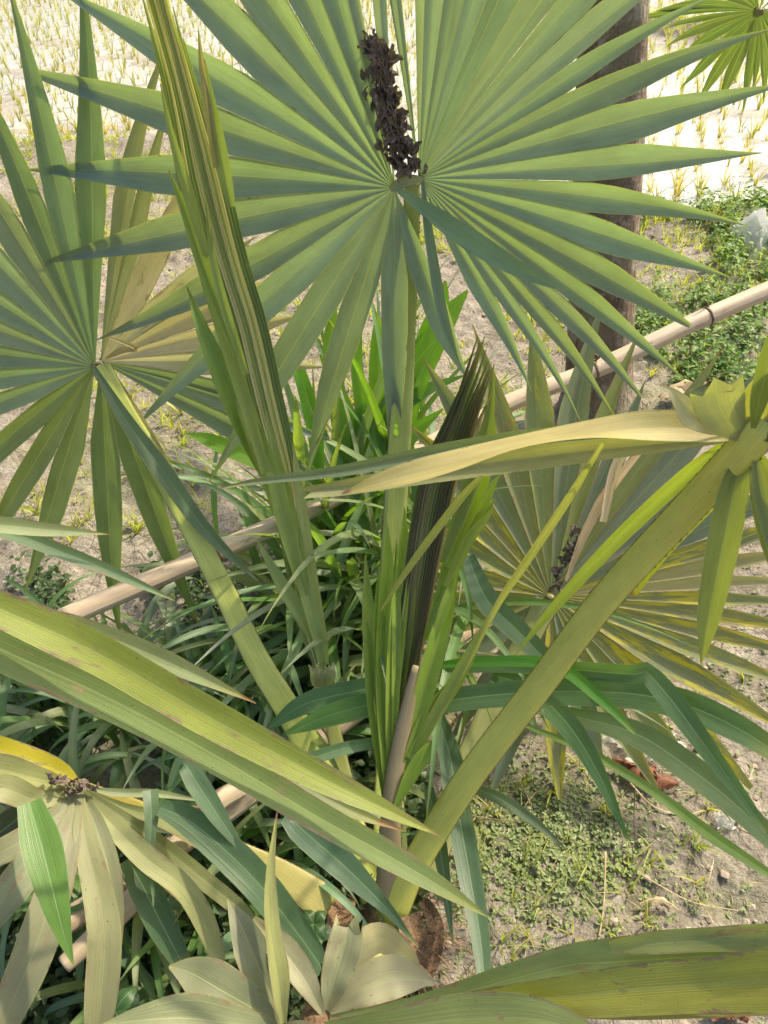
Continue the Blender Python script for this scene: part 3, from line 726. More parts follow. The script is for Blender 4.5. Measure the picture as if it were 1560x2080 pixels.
L_(fr, H1, [(792, 384, 1.412, 5), (812, 374, 1.408, 10), (832, 366, 1.408, 10), (858, 364, 1.412, 5)], color=(.26, .28, .10, 0), fold=.2, n=12, name='hastula', mat=M['petiole'])
L_(fr, H1, [(806, 384, 1.40, 5), (880, 435, 1.385, 15), (960, 490, 1.375, 20), (1050, 545, 1.37, 15), (1145, 592, 1.37, 1)], color=(.16, .25, .16, 0), fold=.2)
L_(fr, H1, [(858, 372, 1.41, 3), (872, 480, 1.40, 9), (900, 640, 1.41, 10), (935, 745, 1.43, 1)], fold=.8)

# left frond
lf = [(20, -60), (190, -95), (328, 50), (352, 185), (420, 310, 1), (515, 478, 1), (605, 548, 1), (625, 652, 1), (672, 756, 1), (560, 830), (724, 912), (668, 970), (402, 1288), (236, 1312), (60, 1206), (-70, 1190), (-150, 1050), (-250, 930), (-300, 820), (-330, 700), (-310, 570), (-280, 450), (-220, 330), (-150, 200), (-80, 60)]
LF = []
for t in lf:
    o = dict(hub=(8, -2) if t[0] > 200 else (-4, 6), mh=4.9 if t[1] > 900 else 6.5, sp=.53)
    if len(t) > 2: o['color'] = TAN; o['mat'] = M['palm_old']; o['fold'] = .25
    elif t[0] in (328, 352): o['color'] = (0.19, .22, .15, 0)
    elif t[0] < 240 and t[1] < 100: o['color'] = (0.12, 0.18, 0.13, .05)
    elif t[1] > 1000: o['color'] = (0.125, 0.18, 0.10, .1)
    LF.append((t[0], t[1], o))
fr2, H2 = fan(palm, (196, 738), 1.62, LF, tilt=(22, -6), split=0.50, color=(0.14, 0.195, 0.16, .1), label='green frond on the left with bleached tan leaflets on one side', droop=.05, maxhalf=5.4, knob=.008,
   stalk=[(204, 742, 1.60, 18), (250, 830, 1.585, 19), (330, 965, 1.57, 20), (440, 1170, 1.56, 22), (520, 1335, 1.57, 24), (590, 1450, 1.58, 26), (680, 1620, 1.60, 29), (770, 1820, 1.62, 34)], stalkcol=(0.38, 0.43, 0.10, .1))
L_(fr2, H2, [(190, 745, 1.58, 4), (260, 860, 1.555, 14), (330, 955, 1.55, 18), (420, 1080, 1.55, 14), (525, 1180, 1.56, 1)], color=(0.105, 0.16, 0.10, 0))
L_(fr2, H2, [(215, 735, 1.6, 3), (285, 850, 1.59, 7), (350, 960, 1.58, 6), (437, 1110, 1.58, 1)], color=TAN, fold=.7)
L_(fr2, H2, [(215, 728, 1.58, 2), (245, 712, 1.56, 5), (275, 706, 1.53, 5), (218, 684, 1.52, 1)], color=(.32, .27, .17, 0), fold=.6)

# lower right frond, half yellowed
YO = (0.165, 0.195, 0.095, .54); DK = (0.14, 0.18, 0.135, .1); PALE = (0.30, 0.28, 0.14, .3)
UP = (.145, .19, .115, .15)
lr = [(860, 722, UP), (966, 658, (0.17, .19, .08, .45)), (1072, 640, (.17, .21, .09, .45)), (1204, 606, UP), (1294, 655, OLIVE), (1310, 770, DK), (1476, 706, OLIVE), (1590, 690, DK), (1680, 800, DK), (1730, 950, DK),
      (1720, 1040, YO), (1700, 1110, PALE), (1700, 1170, PALE), (1710, 1225, YO), (1710, 1285, YO), (1700, 1350, YO), (1690, 1420, YO), (1640, 1500, YO), (1580, 1640, YO), (1484, 1674, OLIVE), (1345, 1640, OLIVE), (1220, 1560, DK), (1137, 1652, YO), (997, 1640, DK), (900, 1520, DK), (850, 1400, DK), (800, 1310, OLIVE), (800, 1230, OLIVE), (830, 1140, YO), (850, 1050, YO), (840, 960, YO), (830, 850, YO)]
fr3, H3 = fan(palm, (1118, 1212), 1.70, [(a, b_, dict(color=c, mat=M['palm_old'])) for a, b_, c in lr], tilt=(6, 0), split=0.55, droop=.03, fold=.36, label='lower frond on the right with yellowing leaflets', maxhalf=6.0, knob=.010,
   stalk=[(1112, 1222, 1.66, 26), (1080, 1280, 1.66, 24), (1010, 1420, 1.66, 26), (930, 1600, 1.66, 28), (850, 1800, 1.65, 34)], stalkcol=(0.20, 0.22, 0.08, .2))
L_(fr3, H3, [(1150, 1180, 1.62, 3), (1190, 1080, 1.61, 9), (1240, 990, 1.61, 10), (1330, 885, 1.63, 2)], color=(.55, .42, .26, 0), fold=.2, mat=M['palm_old'], label='bleached dry leaflet')
L_(fr3, H3, [(1225, 1060, 1.60, 7), (1250, 950, 1.60, 10), (1290, 880, 1.60, 8), (1315, 820, 1.61, 1)], color=(.6, .5, .34, 0), fold=.3, mat=M['palm_old'])

# right frond: thick stalk from the crown to the right edge
PETC = (0.46, 0.47, 0.095, .03)
H4 = P(1530, 888, 1.05)
fr4 = link('palm_frond', ico_mesh('frond_hub', .011, .6), M['petiole'], palm, (.22, .17, .07, 0)); fr4.matrix_parent_inverse = Matrix.Identity(4); fr4.location = H4 - PB
fr4['label'] = 'frond reaching out of view on the right with a twisted leaflet coloured sunlit gold'
sub(fr4, H4, petiole('petiole', [(1560, 850, 1.03, 34), (1500, 925, 1.06, 33), (1400, 1030, 1.12, 31), (1230, 1215, 1.22, 29), (1090, 1400, 1.33, 28), (960, 1570, 1.43, 27), (870, 1710, 1.52, 26), (820, 1800, 1.57, 27), (790, 1875, 1.62, 32)], PETC, None, bul=.55))
SUN_GOLD = (0.36, 0.32, 0.15, 0)  # sunlight on the twisted leaflet, put into its base colour
L_(fr4, H4, [(1515, 882, 1.045, 10, 0), (1440, 872, 1.03, 26, 15), (1330, 868, 1.02, 34, 30), (1200, 880, 1.01, 38, 62), (1060, 905, 1.00, 40, 70), (930, 940, 1.00, 36, 55), (800, 972, 1.01, 24, 30), (695, 1003, 1.02, 2, 10)], color=SUN_GOLD, fold=.25, n=44, wav=.01, label='twisted leaflet with sunlit gold put into its colour')
L_(fr4, H4, [(1510, 886, 1.06, 8), (1300, 905, 1.07, 18), (1080, 930, 1.08, 24), (850, 965, 1.09, 20), (700, 990, 1.10, 16), (622, 1000, 1.10, 12)], color=(.24, .26, .12, .1), fold=.45, n=36, torn=True)
L_(fr4, H4, [(1512, 884, 1.08, 6), (1300, 880, 1.10, 14), (1100, 885, 1.11, 15), (900, 915, 1.12, 15), (700, 955, 1.13, 12), (520, 978, 1.15, 6), (445, 993, 1.15, 1)], color=(.15, .20, .12, .1), fold=.35, n=36)
L_(fr4, H4, [(1480, 878, 1.035, 8, 0), (1440, 858, 1.02, 22, 0), (1405, 842, 1.01, 24, 5), (1385, 820, 1.005, 17, 10), (1366, 798, 1.00, 9, 15), (1342, 781, 1.00, 1, 15)], color=(.33, .32, .20, 0), fold=.15, n=24)
L_(fr4, H4, [(1505, 888, 1.04, 10), (1480, 858, 1.02, 32, 0), (1462, 825, 1.01, 44, 0), (1455, 785, 1.0, 46)], color=(.22, .24, .12, .05), fold=.12, n=20, torn=True)
L_(fr4, H4, [(1525, 885, 1.04, 10), (1560, 850, 1.02, 60), (1640, 790, 1.00, 70), (1760, 700, .98, 20)], color=(.22, .24, .09, .1), fold=.2, n=16)
for k in range(9):   # pleats fanning at the hub, mostly out of view
    a = k / 8
    L_(fr4, H4, [(1530, 885, 1.04, 3), (1590 + 10 * a, 820 + 90 * a, 1.02, 8), (1720, 740 + 260 * a, 1.0, 18), (1900, 640 + 520 * a, .98, 2)], color=(.20, .23, .10, .1), fold=.6, n=14)
for ctrl, c in [([(1520, 900, 1.06, 5), (1495, 980, 1.065, 24), (1470, 1100, 1.07, 28), (1440, 1250, 1.09, 20), (1424, 1348, 1.11, 1)], (.20, .25, .06, .2)),
             ([(1530, 905, 1.06, 6), (1560, 1000, 1.06, 30), (1590, 1120, 1.07, 30), (1640, 1300, 1.1, 2)], (.20, .24, .07, .25)),
             ([(1480, 895, 1.07, 5), (1400, 960, 1.10, 14), (1250, 1100, 1.17, 14), (1120, 1240, 1.24, 9), (1045, 1332, 1.28, 1)], (.20, .26, .05, .2)),
             ([(1500, 945, 1.12, 4), (1450, 1005, 1.16, 17), (1345, 1110, 1.20, 20), (1284, 1208, 1.23, 8)], (.22, .27, .05, .2)),
             ([(1535, 930, 1.05, 5), (1545, 1000, 1.05, 14), (1575, 1120, 1.06, 12), (1620, 1240, 1.07, 1)], (.22, .26, .08, .25))]:
    L_(fr4, H4, ctrl, color=c, fold=.4)
L_(fr4, H4, [(1530, 870, 1.02, 4), (1545, 800, 1.0, 16), (1575, 700, .98, 18), (1620, 600, .97, 2)], color=(.18, .24, .05, .2), fold=.4)

# left near leaflets of a frond outside the frame
H5 = P(-260, 1060, .78)
fr5 = link('palm_frond', ico_mesh('frond_hub', .016, .6), M['petiole'], palm, (.22, .20, .07, 0)); fr5.matrix_parent_inverse = Matrix.Identity(4); fr5.location = H5 - PB
fr5['label'] = 'near frond whose long leaflets cross the lower left'
sub(fr5, H5, petiole('petiole', [(-270, 1070, .79, 34), (-420, 1500, .95, 30), (-330, 2050, 1.15, 30), (60, 2330, 1.32, 30), (450, 2260, 1.45, 28), (690, 2060, 1.55, 28), (770, 1920, 1.61, 34)], PETC, None))
LG = (.235, .275, .055, .12)
for ctrl, c, fo, lo in [([(-240, 1110, .77, 12.2, 0), (-60, 1205, .78, 27.8, 0), (0, 1236, .785, 31.3), (110, 1284, .79, 37.4), (220, 1338, .80, 36.5, 8), (436, 1462, .83, 35.7, 8), (641, 1572, .86, 27.8, 5), (760, 1632, .875, 17.4), (893, 1697, .90, 1.0)], (.20, .24, .045, .1), .28, 0),
             ([(-240, 1150, .80, 12.2), (-60, 1285, .81, 33.1), (0, 1318, .815, 36.5), (220, 1418, .84, 36.5), (436, 1533, .87, 32.2), (641, 1656, .90, 27.8), (786, 1736, .93, 24.4), (900, 1803, .95, 14.8), (990, 1862, .97, 1.0)], (.145, .20, .065, .04), .24, 0),
             ([(-240, 1085, .83, 8.7), (-40, 1270, .85, 19.1), (150, 1370, .87, 22.6), (330, 1445, .90, 22.6), (520, 1540, .93, 19.1), (700, 1640, .96, 12.2), (820, 1688, .98, 1.0)], (.15, .19, .09, .1), .4, 0),
             ([(-240, 1075, .86, 4.3), (0, 1235, .92, 15.7), (150, 1270, .96, 19.1), (330, 1340, 1.02, 20), (520, 1428, 1.08, 1)], (.17, .21, .11, .05), .35, 0),
             ([(-240, 1060, .82, 3.5), (-50, 1062, .85, 13.9), (90, 1075, .87, 13.1), (220, 1085, .89, 1.0)], (.20, .24, .12, .1), .35, 0),
             ([(-240, 1050, .84, 3.5), (-50, 1060, .87, 14.8), (150, 1130, .90, 13.1), (280, 1185, .93, 7.8), (355, 1220, .95, 1.0)], (.13, .20, .12, .05), .4, 0)]:
    L_(fr5, H5, ctrl, color=c, fold=fo, n=60, wav=.015, mat=M['palm_near'])

# lower left frond, old and pale
KH = (.185, .205, .125, .05)
H6 = P(163, 1598, 1.46)
ll = [(-60, 1885, (.34, .31, .13, .05), 24), (-120, 1740, KH, 18)]
fr6 = link('palm_frond', ico_mesh('frond_hub', .014, .6), M['dead'], palm, (.1, .08, .05, 0)); fr6.matrix_parent_inverse = Matrix.Identity(4); fr6.location = H6 - PB
fr6['label'] = 'old pale frond drooping at the lower left with broad dry leaflets'
for ctrl, c, fo in [([(160, 1600, 1.45, 3.0), (70, 1580, 1.42, 20.4), (-20, 1560, 1.40, 25.5), (-140, 1560, 1.42, 4.0)], (.26, .27, .12, .1), .3),
             ([(160, 1602, 1.45, 3.0), (80, 1625, 1.42, 17.0), (0, 1600, 1.40, 22.1), (-120, 1610, 1.42, 4.0)], (.26, .27, .13, .1), .3),
             ([(160, 1603, 1.45, 3.0), (110, 1660, 1.41, 17.0), (40, 1710, 1.39, 22.1), (-60, 1760, 1.40, 17.0), (-160, 1800, 1.44, 2.0)], KH, .25),
             ([(161, 1604, 1.45, 3.0), (120, 1670, 1.41, 18.7), (60, 1760, 1.38, 28.9), (-10, 1850, 1.38, 25.5), (-80, 1950, 1.42, 4.0)], KH, .2),
             ([(162, 1605, 1.45, 3.0), (140, 1690, 1.40, 20.4), (112, 1800, 1.37, 28.9), (70, 1930, 1.37, 32.3), (20, 2050, 1.40, 25.5), (-20, 2160, 1.44, 8.5)], (.22, .23, .135, .05), .22),
             ([(164, 1605, 1.45, 3.0), (170, 1690, 1.40, 17.0), (196, 1800, 1.37, 23.8), (212, 1900, 1.37, 27.2), (205, 2030, 1.39, 25.5), (190, 2150, 1.43, 11.9)], (.215, .23, .13, .05), .22),
             ([(165, 1605, 1.45, 3.0), (195, 1680, 1.41, 17.0), (222, 1770, 1.385, 18.7), (232, 1880, 1.385, 15.3), (225, 2010, 1.40, 8.0)], (.18, .20, .11, .05), .3),
             ([(166, 1604, 1.45, 3.0), (225, 1672, 1.42, 15.3), (300, 1745, 1.41, 20.4), (370, 1800, 1.42, 18.7), (415, 1870, 1.44, 18.7), (450, 1965, 1.48, 10.2)], (.26, .27, .13, .05), .25),
             ([(167, 1603, 1.45, 3.0), (240, 1655, 1.44, 11.0), (330, 1720, 1.46, 15.3), (430, 1800, 1.49, 15.3), (490, 1850, 1.51, 12.8), (540, 1905, 1.54, 2.0)], (.20, .23, .10, .1), .3),
             ([(168, 1602, 1.45, 3.0), (250, 1640, 1.46, 8.5), (340, 1670, 1.50, 13.6), (460, 1740, 1.55, 11.9), (560, 1790, 1.58, 2.0)], (.18, .20, .09, .2), .4),
             ([(168, 1600, 1.45, 2.0), (240, 1610, 1.46, 7.0), (320, 1612, 1.48, 7.0), (420, 1628, 1.50, 1.0)], (.20, .24, .12, .1), .4),
             ([(165, 1597, 1.45, 3.0), (120, 1565, 1.47, 17.0), (40, 1538, 1.47, 23.8), (-60, 1505, 1.48, 18.7), (-160, 1480, 1.5, 2.0)], (.34, .27, .02, .9), .2),
             ([(168, 1597, 1.46, 3.0), (100, 1610, 1.52, 17.0), (0, 1690, 1.56, 25.5), (-80, 1720, 1.58, 6.0)], (.06, .08, .04, 0), .3),
             ([(165, 1602, 1.47, 3.0), (240, 1690, 1.50, 11.9), (300, 1750, 1.53, 13.6), (390, 1840, 1.57, 8.0), (450, 1900, 1.6, 1.0)], (.22, .12, .06, .3), .3)]:
    sub(fr6, H6, blade('leaflet', ctrl, M['palm_old'], vary(c, .1), None, fo, n=34, wav=.09, torn=len(ctrl) > 5))
sub(fr6, H6, petiole('petiole', [(165, 1600, 1.48, 12), (300, 1650, 1.56, 14), (480, 1740, 1.60, 18), (600, 1800, 1.62, 22), (670, 1850, 1.62, 26)], (.30, .26, .06, .2), None))
# cut stub of an old stalk
sub(fr6, H6, petiole('cut_stalk', [(440, 1702, 1.50, 10), (560, 1770, 1.53, 24), (640, 1822, 1.55, 30), (668, 1846, 1.56, 31)], (.27, .25, .08, .1), None, label='cut yellow stalk stub'))

# bottom frond, broad grey green leaflets
H7 = P(640, 2070, 1.24)
fr7 = link('palm_frond', ico_mesh('frond_hub', .020, .6), M['fibre'], palm, (.2, .15, .08, 0)); fr7.matrix_parent_inverse = Matrix.Identity(4); fr7.location = H7 - PB
fr7['label'] = 'small frond at the bottom with broad grey green leaflets'
GG = (.165, .19, .11, .03)
for ctrl, c, fo, tn in [([(572, 2078, 1.23, 4), (500, 2040, 1.21, 30), (430, 2000, 1.20, 38), (385, 1975, 1.20, 24), (343, 1963, 1.20, 2)], GG, .2, 0),
             ([(570, 2082, 1.23, 4), (480, 2080, 1.20, 26), (380, 2068, 1.18, 36), (290, 2072, 1.17, 22), (205, 2082, 1.17, 1)], (.17, .20, .10, .03), .22, 0),
             ([(574, 2078, 1.235, 4), (545, 2010, 1.22, 22), (515, 1940, 1.21, 30), (490, 1880, 1.21, 20), (462, 1826, 1.22, 1)], GG, .3, 0),
             ([(576, 2078, 1.22, 5), (565, 1990, 1.19, 17, 20), (548, 1880, 1.17, 16, 30), (548, 1770, 1.16, 9, 20), (563, 1650, 1.15, 1)], (.24, .26, .10, .05), .6, 0),
             ([(655, 2058, 1.23, 5), (620, 1990, 1.21, 20), (575, 1930, 1.21, 24), (513, 1868, 1.23, 8)], (.25, .25, .15, 0), .4, 0),
             ([(664, 2052, 1.23, 5), (680, 1990, 1.21, 24), (700, 1920, 1.20, 30), (708, 1872, 1.20, 24)], (.23, .24, .13, 0), .35, 1),
             ([(668, 2054, 1.24, 4), (700, 1990, 1.27, 18), (730, 1930, 1.29, 24), (775, 1905, 1.32, 24), (830, 1950, 1.36, 16), (850, 2000, 1.39, 4)], (.23, .23, .11, 0), .15, 0),
             ([(670, 2056, 1.23, 4), (730, 2010, 1.21, 28), (790, 1985, 1.21, 34), (840, 1985, 1.22, 22), (882, 1995, 1.23, 2)], (.24, .24, .14, 0), .2, 1),
             ([(672, 2062, 1.24, 3), (760, 2050, 1.24, 16), (850, 2050, 1.24, 14), (900, 2040, 1.25, 2)], (.30, .29, .15, 0), .3, 0),
             ([(560, 2090, 1.24, 4), (620, 2120, 1.20, 30), (720, 2180, 1.18, 4)], GG, .2, 0)]:
    sub(fr7, H7, blade('leaflet', ctrl, M['palm_old'], vary(c, .08), None, fo, n=30, wav=.08, torn=bool(tn)))
# bottom right leaflets, long and broken
for ctrl, c, fo in [([(690, 2068, 1.20, 4), (850, 2040, 1.14, 13), (1000, 2000, 1.08, 22), (1150, 1962, 1.03, 30), (1240, 1955, 1.00, 36), (1400, 1945, .96, 40), (1560, 1940, .93, 44), (1750, 1930, .9, 30)], (.16, .215, .10, .08), .18),
             ([(1240, 1925, .985, 10), (1330, 1915, .96, 17), (1450, 1908, .94, 18), (1600, 1905, .91, 20), (1750, 1900, .9, 4)], (.22, .25, .09, .1), .25),
             ([(690, 2085, 1.19, 6), (850, 2050, 1.12, 10), (1010, 2030, 1.06, 18), (1150, 2025, 1.01, 30), (1300, 2010, .97, 36), (1450, 2000, .94, 38), (1600, 1990, .91, 42), (1760, 1990, .89, 4)], (.27, .275, .055, .35), .2),
             ([(660, 2090, 1.18, 10), (800, 2085, 1.10, 26), (950, 2070, 1.05, 38), (1080, 2070, 1.01, 34), (1180, 2095, .99, 20), (1240, 2130, .98, 2)], (.19, .235, .09, .05), .15),
             ([(1030, 2055, 1.04, 3), (1250, 2058, .99, 9), (1450, 2052, .95, 10), (1700, 2040, .90, 9)], (.25, .24, .16, 0), .7)]:
    sub(fr7, H7, blade('leaflet', ctrl, M['palm_near'], vary(c, .04), None, fo, n=60, wav=.02))
sub(fr7, H7, petiole('petiole', [(640, 2078, 1.25, 22), (680, 2040, 1.36, 24), (730, 1990, 1.48, 26), (780, 1920, 1.58, 30)], (.26, .25, .1, .1), None))

# tall closed spear: pleated leaflets still pressed together
SPL = [(645, 1378), (600, 1262), (572, 1130), (545, 1000), (492, 860), (440, 655), (395, 520), (355, 370), (330, 190), (275, -10), (240, -130)]
SPR = [(668, 1372), (655, 1262), (640, 1150), (615, 1020), (603, 920), (577, 800), (545, 655), (505, 520), (462, 345), (402, 150), (362, -10), (335, -130)]
cl = catmull(SPL, 40); cr = catmull(SPR, 40)
def spd(t): return 1.56 - .40 * t
H8 = P(656, 1385, 1.57)
fr8 = link('palm_frond', ico_mesh('frond_hub', .010, .8), M['petiole'], palm, (.26, .27, .1, 0)); fr8.matrix_parent_inverse = Matrix.Identity(4); fr8.location = H8 - PB
fr8['label'] = 'tall closed spear frond, its pleats still pressed together'
NS = 15
for k in range(NS):
    s0, s1 = k / NS, (k + 1) / NS; e = 1.0 - (0.0 if 2 < k < 11 else random.uniform(.05, .22)); c = []
    st = 0.02
    for i in range(16):
        t = st + (e - st) * i / 15; ii = t * 39; a = int(min(ii, 38)); fr_ = ii - a
        l = cl[a] * (1 - fr_) + cl[a + 1] * fr_; r = cr[a] * (1 - fr_) + cr[a + 1] * fr_
        # the left side carries the broad green blades: keep pleats on the inner part
        m = (s0 + s1) / 2; q = l + (r - l) * (0.06 + 0.9 * m); hwid = np.linalg.norm(r - l) / NS * .62
        bulge = math.sin(math.pi * m) * .022
        c.append((q[0], q[1], spd(t) - bulge, hwid if i < 15 else 0.6, 0))
    cc = [(.60, .54, .34, 0), (.17, .25, .10, .0), (.30, .36, .16, 0), (.20, .28, .12, 0), (.62, .56, .37, 0)][(k * 3 + (k // 4)) % 5]
    if k > NS - 4: cc = (.13, .20, .085, 0)
    if k < 1: cc = (.22, .26, .12, 0)
    L_(fr8, H8, c, color=cc, fold=.75, n=46, wav=0, mat=M['pleat'])
SG = (.22, .30, .085, .05)
for ctrl, c, fo in [([(560, 1010, 1.42, 7.8), (500, 880, 1.36, 17.2), (450, 760, 1.32, 20.3), (410, 665, 1.31, 12.5), (380, 583, 1.31, 1.0)], (.15, .24, .06, 0), .5),
             ([(600, 1130, 1.44, 9.4), (545, 960, 1.38, 18.7), (500, 830, 1.34, 17.2), (470, 740, 1.33, 10.1), (462, 692, 1.33, 1.0)], SG, .4),
             ([(620, 1210, 1.46, 9.4), (585, 1080, 1.41, 17.2), (555, 960, 1.37, 15.6), (530, 890, 1.35, 9.4), (522, 838, 1.35, 1.0)], SG, .4),
             ([(540, 960, 1.36, 9.4), (470, 720, 1.29, 15.6), (420, 560, 1.26, 14.0), (395, 470, 1.25, 9.4), (378, 385, 1.25, 1.0)], SG, .35),
             ([(480, 720, 1.28, 7.8), (420, 560, 1.25, 12.5), (380, 440, 1.23, 9.4), (343, 345, 1.22, 1.0)], (.18, .26, .06, .1), .4),
             ([(420, 520, 1.24, 6.2), (385, 400, 1.21, 10.9), (350, 280, 1.19, 6.2), (326, 170, 1.18, 1.0)], (.19, .25, .08, .1), .4),
             ([(500, 760, 1.28, 6.2), (455, 620, 1.25, 9.4), (432, 520, 1.24, 7.0), (418, 405, 1.23, 1.0)], (.19, .25, .07, .1), .5),
             ([(470, 420, 1.24, 7.8), (452, 330, 1.22, 12.5), (434, 230, 1.20, 8.6), (415, 120, 1.19, 1.0)], (.17, .24, .08, .1), .4),
             ([(440, 340, 1.22, 6.2), (425, 240, 1.20, 7.8), (412, 150, 1.19, 6.0), (403, 62, 1.18, 1.0)], (.26, .24, .13, 0), .4),
             ([(660, 1345, 1.55, 5.0), (640, 1300, 1.51, 9.4), (600, 1230, 1.48, 15.6), (560, 1165, 1.46, 10.9), (521, 1093, 1.46, 1.0)], (.21, .28, .10, .05), .35),
             ([(662, 1378, 1.545, 6.0), (648, 1300, 1.50, 11.7), (618, 1180, 1.45, 16.4), (588, 1050, 1.41, 16.4), (560, 930, 1.38, 10.9), (540, 830, 1.36, 1.0)], (.22, .29, .11, .0), .3),
             ([(664, 1370, 1.54, 5.0), (655, 1290, 1.50, 8.6), (632, 1160, 1.45, 10.9), (610, 1010, 1.40, 10.9), (595, 900, 1.37, 1.0)], (.25, .29, .13, .0), .3)]:
    L_(fr8, H8, ctrl, color=c, fold=fo, n=34)
# the small torn collar where the spear leaves its stalk
for a in (-1, 0, 1):
    L_(fr8, H8, [(652 + a * 8, 1392, 1.54, 10), (656 + a * 12, 1372, 1.53, 14), (655 + a * 18, 1352, 1.525, 8)], color=(.26, .29, .14, 0), fold=.3, n=10, torn=True)
sub(fr8, H8, petiole('petiole', [(656, 1380, 1.57, 12), (668, 1440, 1.58, 13), (690, 1540, 1.60, 15), (712, 1640, 1.61, 18), (760, 1830, 1.63, 26)], (.26, .28, .08, 0), None))

# second spear: dark half open pleats with bright green flanks
H9 = P(792, 1640, 1.52)
fr9 = link('palm_frond', ico_mesh('frond_hub', .012, .8), M['petiole'], palm, (.2, .2, .08, 0)); fr9.matrix_parent_inverse = Matrix.Identity(4); fr9.location = H9 - PB
fr9['label'] = 'half open young frond with dark pleats in the middle'
ND = 13
for k in range(ND):
    a = k / (ND - 1)
    top = (lerp(966, 1000, a), lerp(700, 765, a ** 2) - 22 * math.sin(math.pi * a))
    mid = (lerp(850, 916, a), lerp(1000, 1010, a)); low = (lerp(806, 852, a), 1330); lo2 = (lerp(778, 808, a), 1560)
    c = [(lerp(782, 800, a), 1640, 1.50, 2), (lo2[0], lo2[1], 1.485, 4), (low[0], low[1], 1.43, 5), (mid[0], mid[1], 1.36, 5.2), ((mid[0] + top[0]) / 2 + 2, (mid[1] + top[1]) / 2, 1.31, 5.4), (top[0], top[1], 1.27, 1)]
    cc = [(.10, .13, .05, 0), (.26, .23, .14, 0), (.08, .10, .045, 0), (.17, .24, .06, 0), (.12, .10, .06, 0)][(k * 2 + k // 5) % 5]
    c = c[:-1] + [(c[-1][0] + random.uniform(-3, 3), c[-1][1] + random.uniform(-16, 34), c[-1][2], 1)]
    L_(fr9, H9, c, color=cc, fold=1.1, n=34, wav=0, mat=M['pleat_dark'])
BG = (.19, .29, .035, .0)
for ctrl, c, fo in [([(780, 1620, 1.49, 4), (765, 1450, 1.46, 16), (757, 1330, 1.45, 18), (748, 1230, 1.45, 12), (742, 1128, 1.45, 1)], (.15, .23, .04, 0), .6),
             ([(785, 1620, 1.48, 4), (780, 1400, 1.44, 16), (785, 1250, 1.43, 18), (788, 1150, 1.42, 12), (786, 1060, 1.42, 1)], BG, .6),
             ([(790, 1600, 1.48, 4), (798, 1400, 1.43, 14), (812, 1230, 1.41, 17), (820, 1120, 1.40, 12), (822, 1030, 1.40, 1)], BG, .6),
             ([(790, 1600, 1.48, 4), (812, 1400, 1.44, 10), (830, 1240, 1.41, 12), (845, 1060, 1.38, 1)], (.10, .14, .04, 0), .8),
             ([(800, 1640, 1.48, 4), (850, 1450, 1.43, 18), (885, 1320, 1.40, 20), (910, 1230, 1.39, 14), (932, 1155, 1.38, 1)], BG, .55),
             ([(800, 1640, 1.48, 4), (860, 1480, 1.44, 18), (930, 1380, 1.42, 12), (975, 1310, 1.41, 1)], (.17, .25, .04, 0), .6),
             ([(800, 1645, 1.48, 4), (835, 1575, 1.455, 13), (865, 1530, 1.44, 14), (892, 1498, 1.435, 1)], BG, .5),
             ([(930, 1060, 1.345, 5), (968, 940, 1.315, 11), (990, 850, 1.30, 8), (1000, 792, 1.295, 1)], (.22, .31, .05, 0), .5),
             ([(940, 1010, 1.335, 5), (975, 900, 1.305, 9), (1000, 870, 1.30, 1)], (.24, .33, .06, 0), .5),
             ([(905, 1190, 1.365, 5), (950, 1100, 1.345, 11), (985, 1055, 1.335, 7), (1002, 1030, 1.33, 1)], (.22, .30, .05, 0), .5),
             ([(880, 1300, 1.395, 5), (905, 1230, 1.38, 11), (918, 1190, 1.375, 7), (926, 1165, 1.37, 1)], (.22, .31, .05, 0), .5),
             ([(795, 1600, 1.475, 4), (772, 1380, 1.44, 9), (768, 1250, 1.43, 9), (770, 1150, 1.425, 1)], (.20, .30, .05, 0), .6),
             ([(800, 1600, 1.47, 4), (805, 1350, 1.42, 9), (806, 1200, 1.405, 8), (805, 1095, 1.40, 1)], (.22, .31, .05, 0), .6),
             ([(865, 1300, 1.41, 6), (920, 1150, 1.37, 16), (970, 1060, 1.35, 12), (1008, 1012, 1.34, 1)], BG, .5),
             ([(870, 1280, 1.40, 6), (935, 1090, 1.36, 18), (980, 1020, 1.34, 14), (1014, 966, 1.33, 1)], (.22, .31, .05, 0), .5),
             ([(905, 1150, 1.36, 8), (960, 1010, 1.33, 20), (990, 920, 1.31, 16), (1004, 830, 1.30, 1)], BG, .5),
             ([(900, 1140, 1.35, 8), (965, 960, 1.31, 18), (992, 860, 1.29, 12), (1003, 740, 1.28, 1)], (.16, .22, .04, 0), .6),
             ([(830, 1540, 1.45, 6), (900, 1420, 1.42, 10), (950, 1330, 1.40, 8), (1010, 1225, 1.38, 1)], (.17, .24, .05, 0), .6)]:
    L_(fr9, H9, ctrl, color=c, fold=fo, n=28)
# brown stick-like sheath beside the second spear and loose thin leaflets
sub(fr9, H9, petiole('petiole', [(845, 1352, 1.40, 7), (832, 1420, 1.42, 13), (812, 1520, 1.45, 17), (795, 1640, 1.49, 19), (790, 1840, 1.60, 26)], (.22, .18, .10, .1), None, bul=.5))
L_(fr4, H4, [(1225, 900, 1.04, 4), (1150, 1020, 1.12, 8), (1070, 1140, 1.20, 8), (1010, 1230, 1.26, 6), (950, 1350, 1.33, 3), (880, 1480, 1.38, 1)], color=(.24, .26, .11, .15), fold=.7)
L_(fr4, H4, [(985, 960, 1.12, 4), (930, 1020, 1.15, 8), (840, 1140, 1.20, 7), (770, 1245, 1.25, 1)], color=(.20, .23, .09, .1), fold=.6)
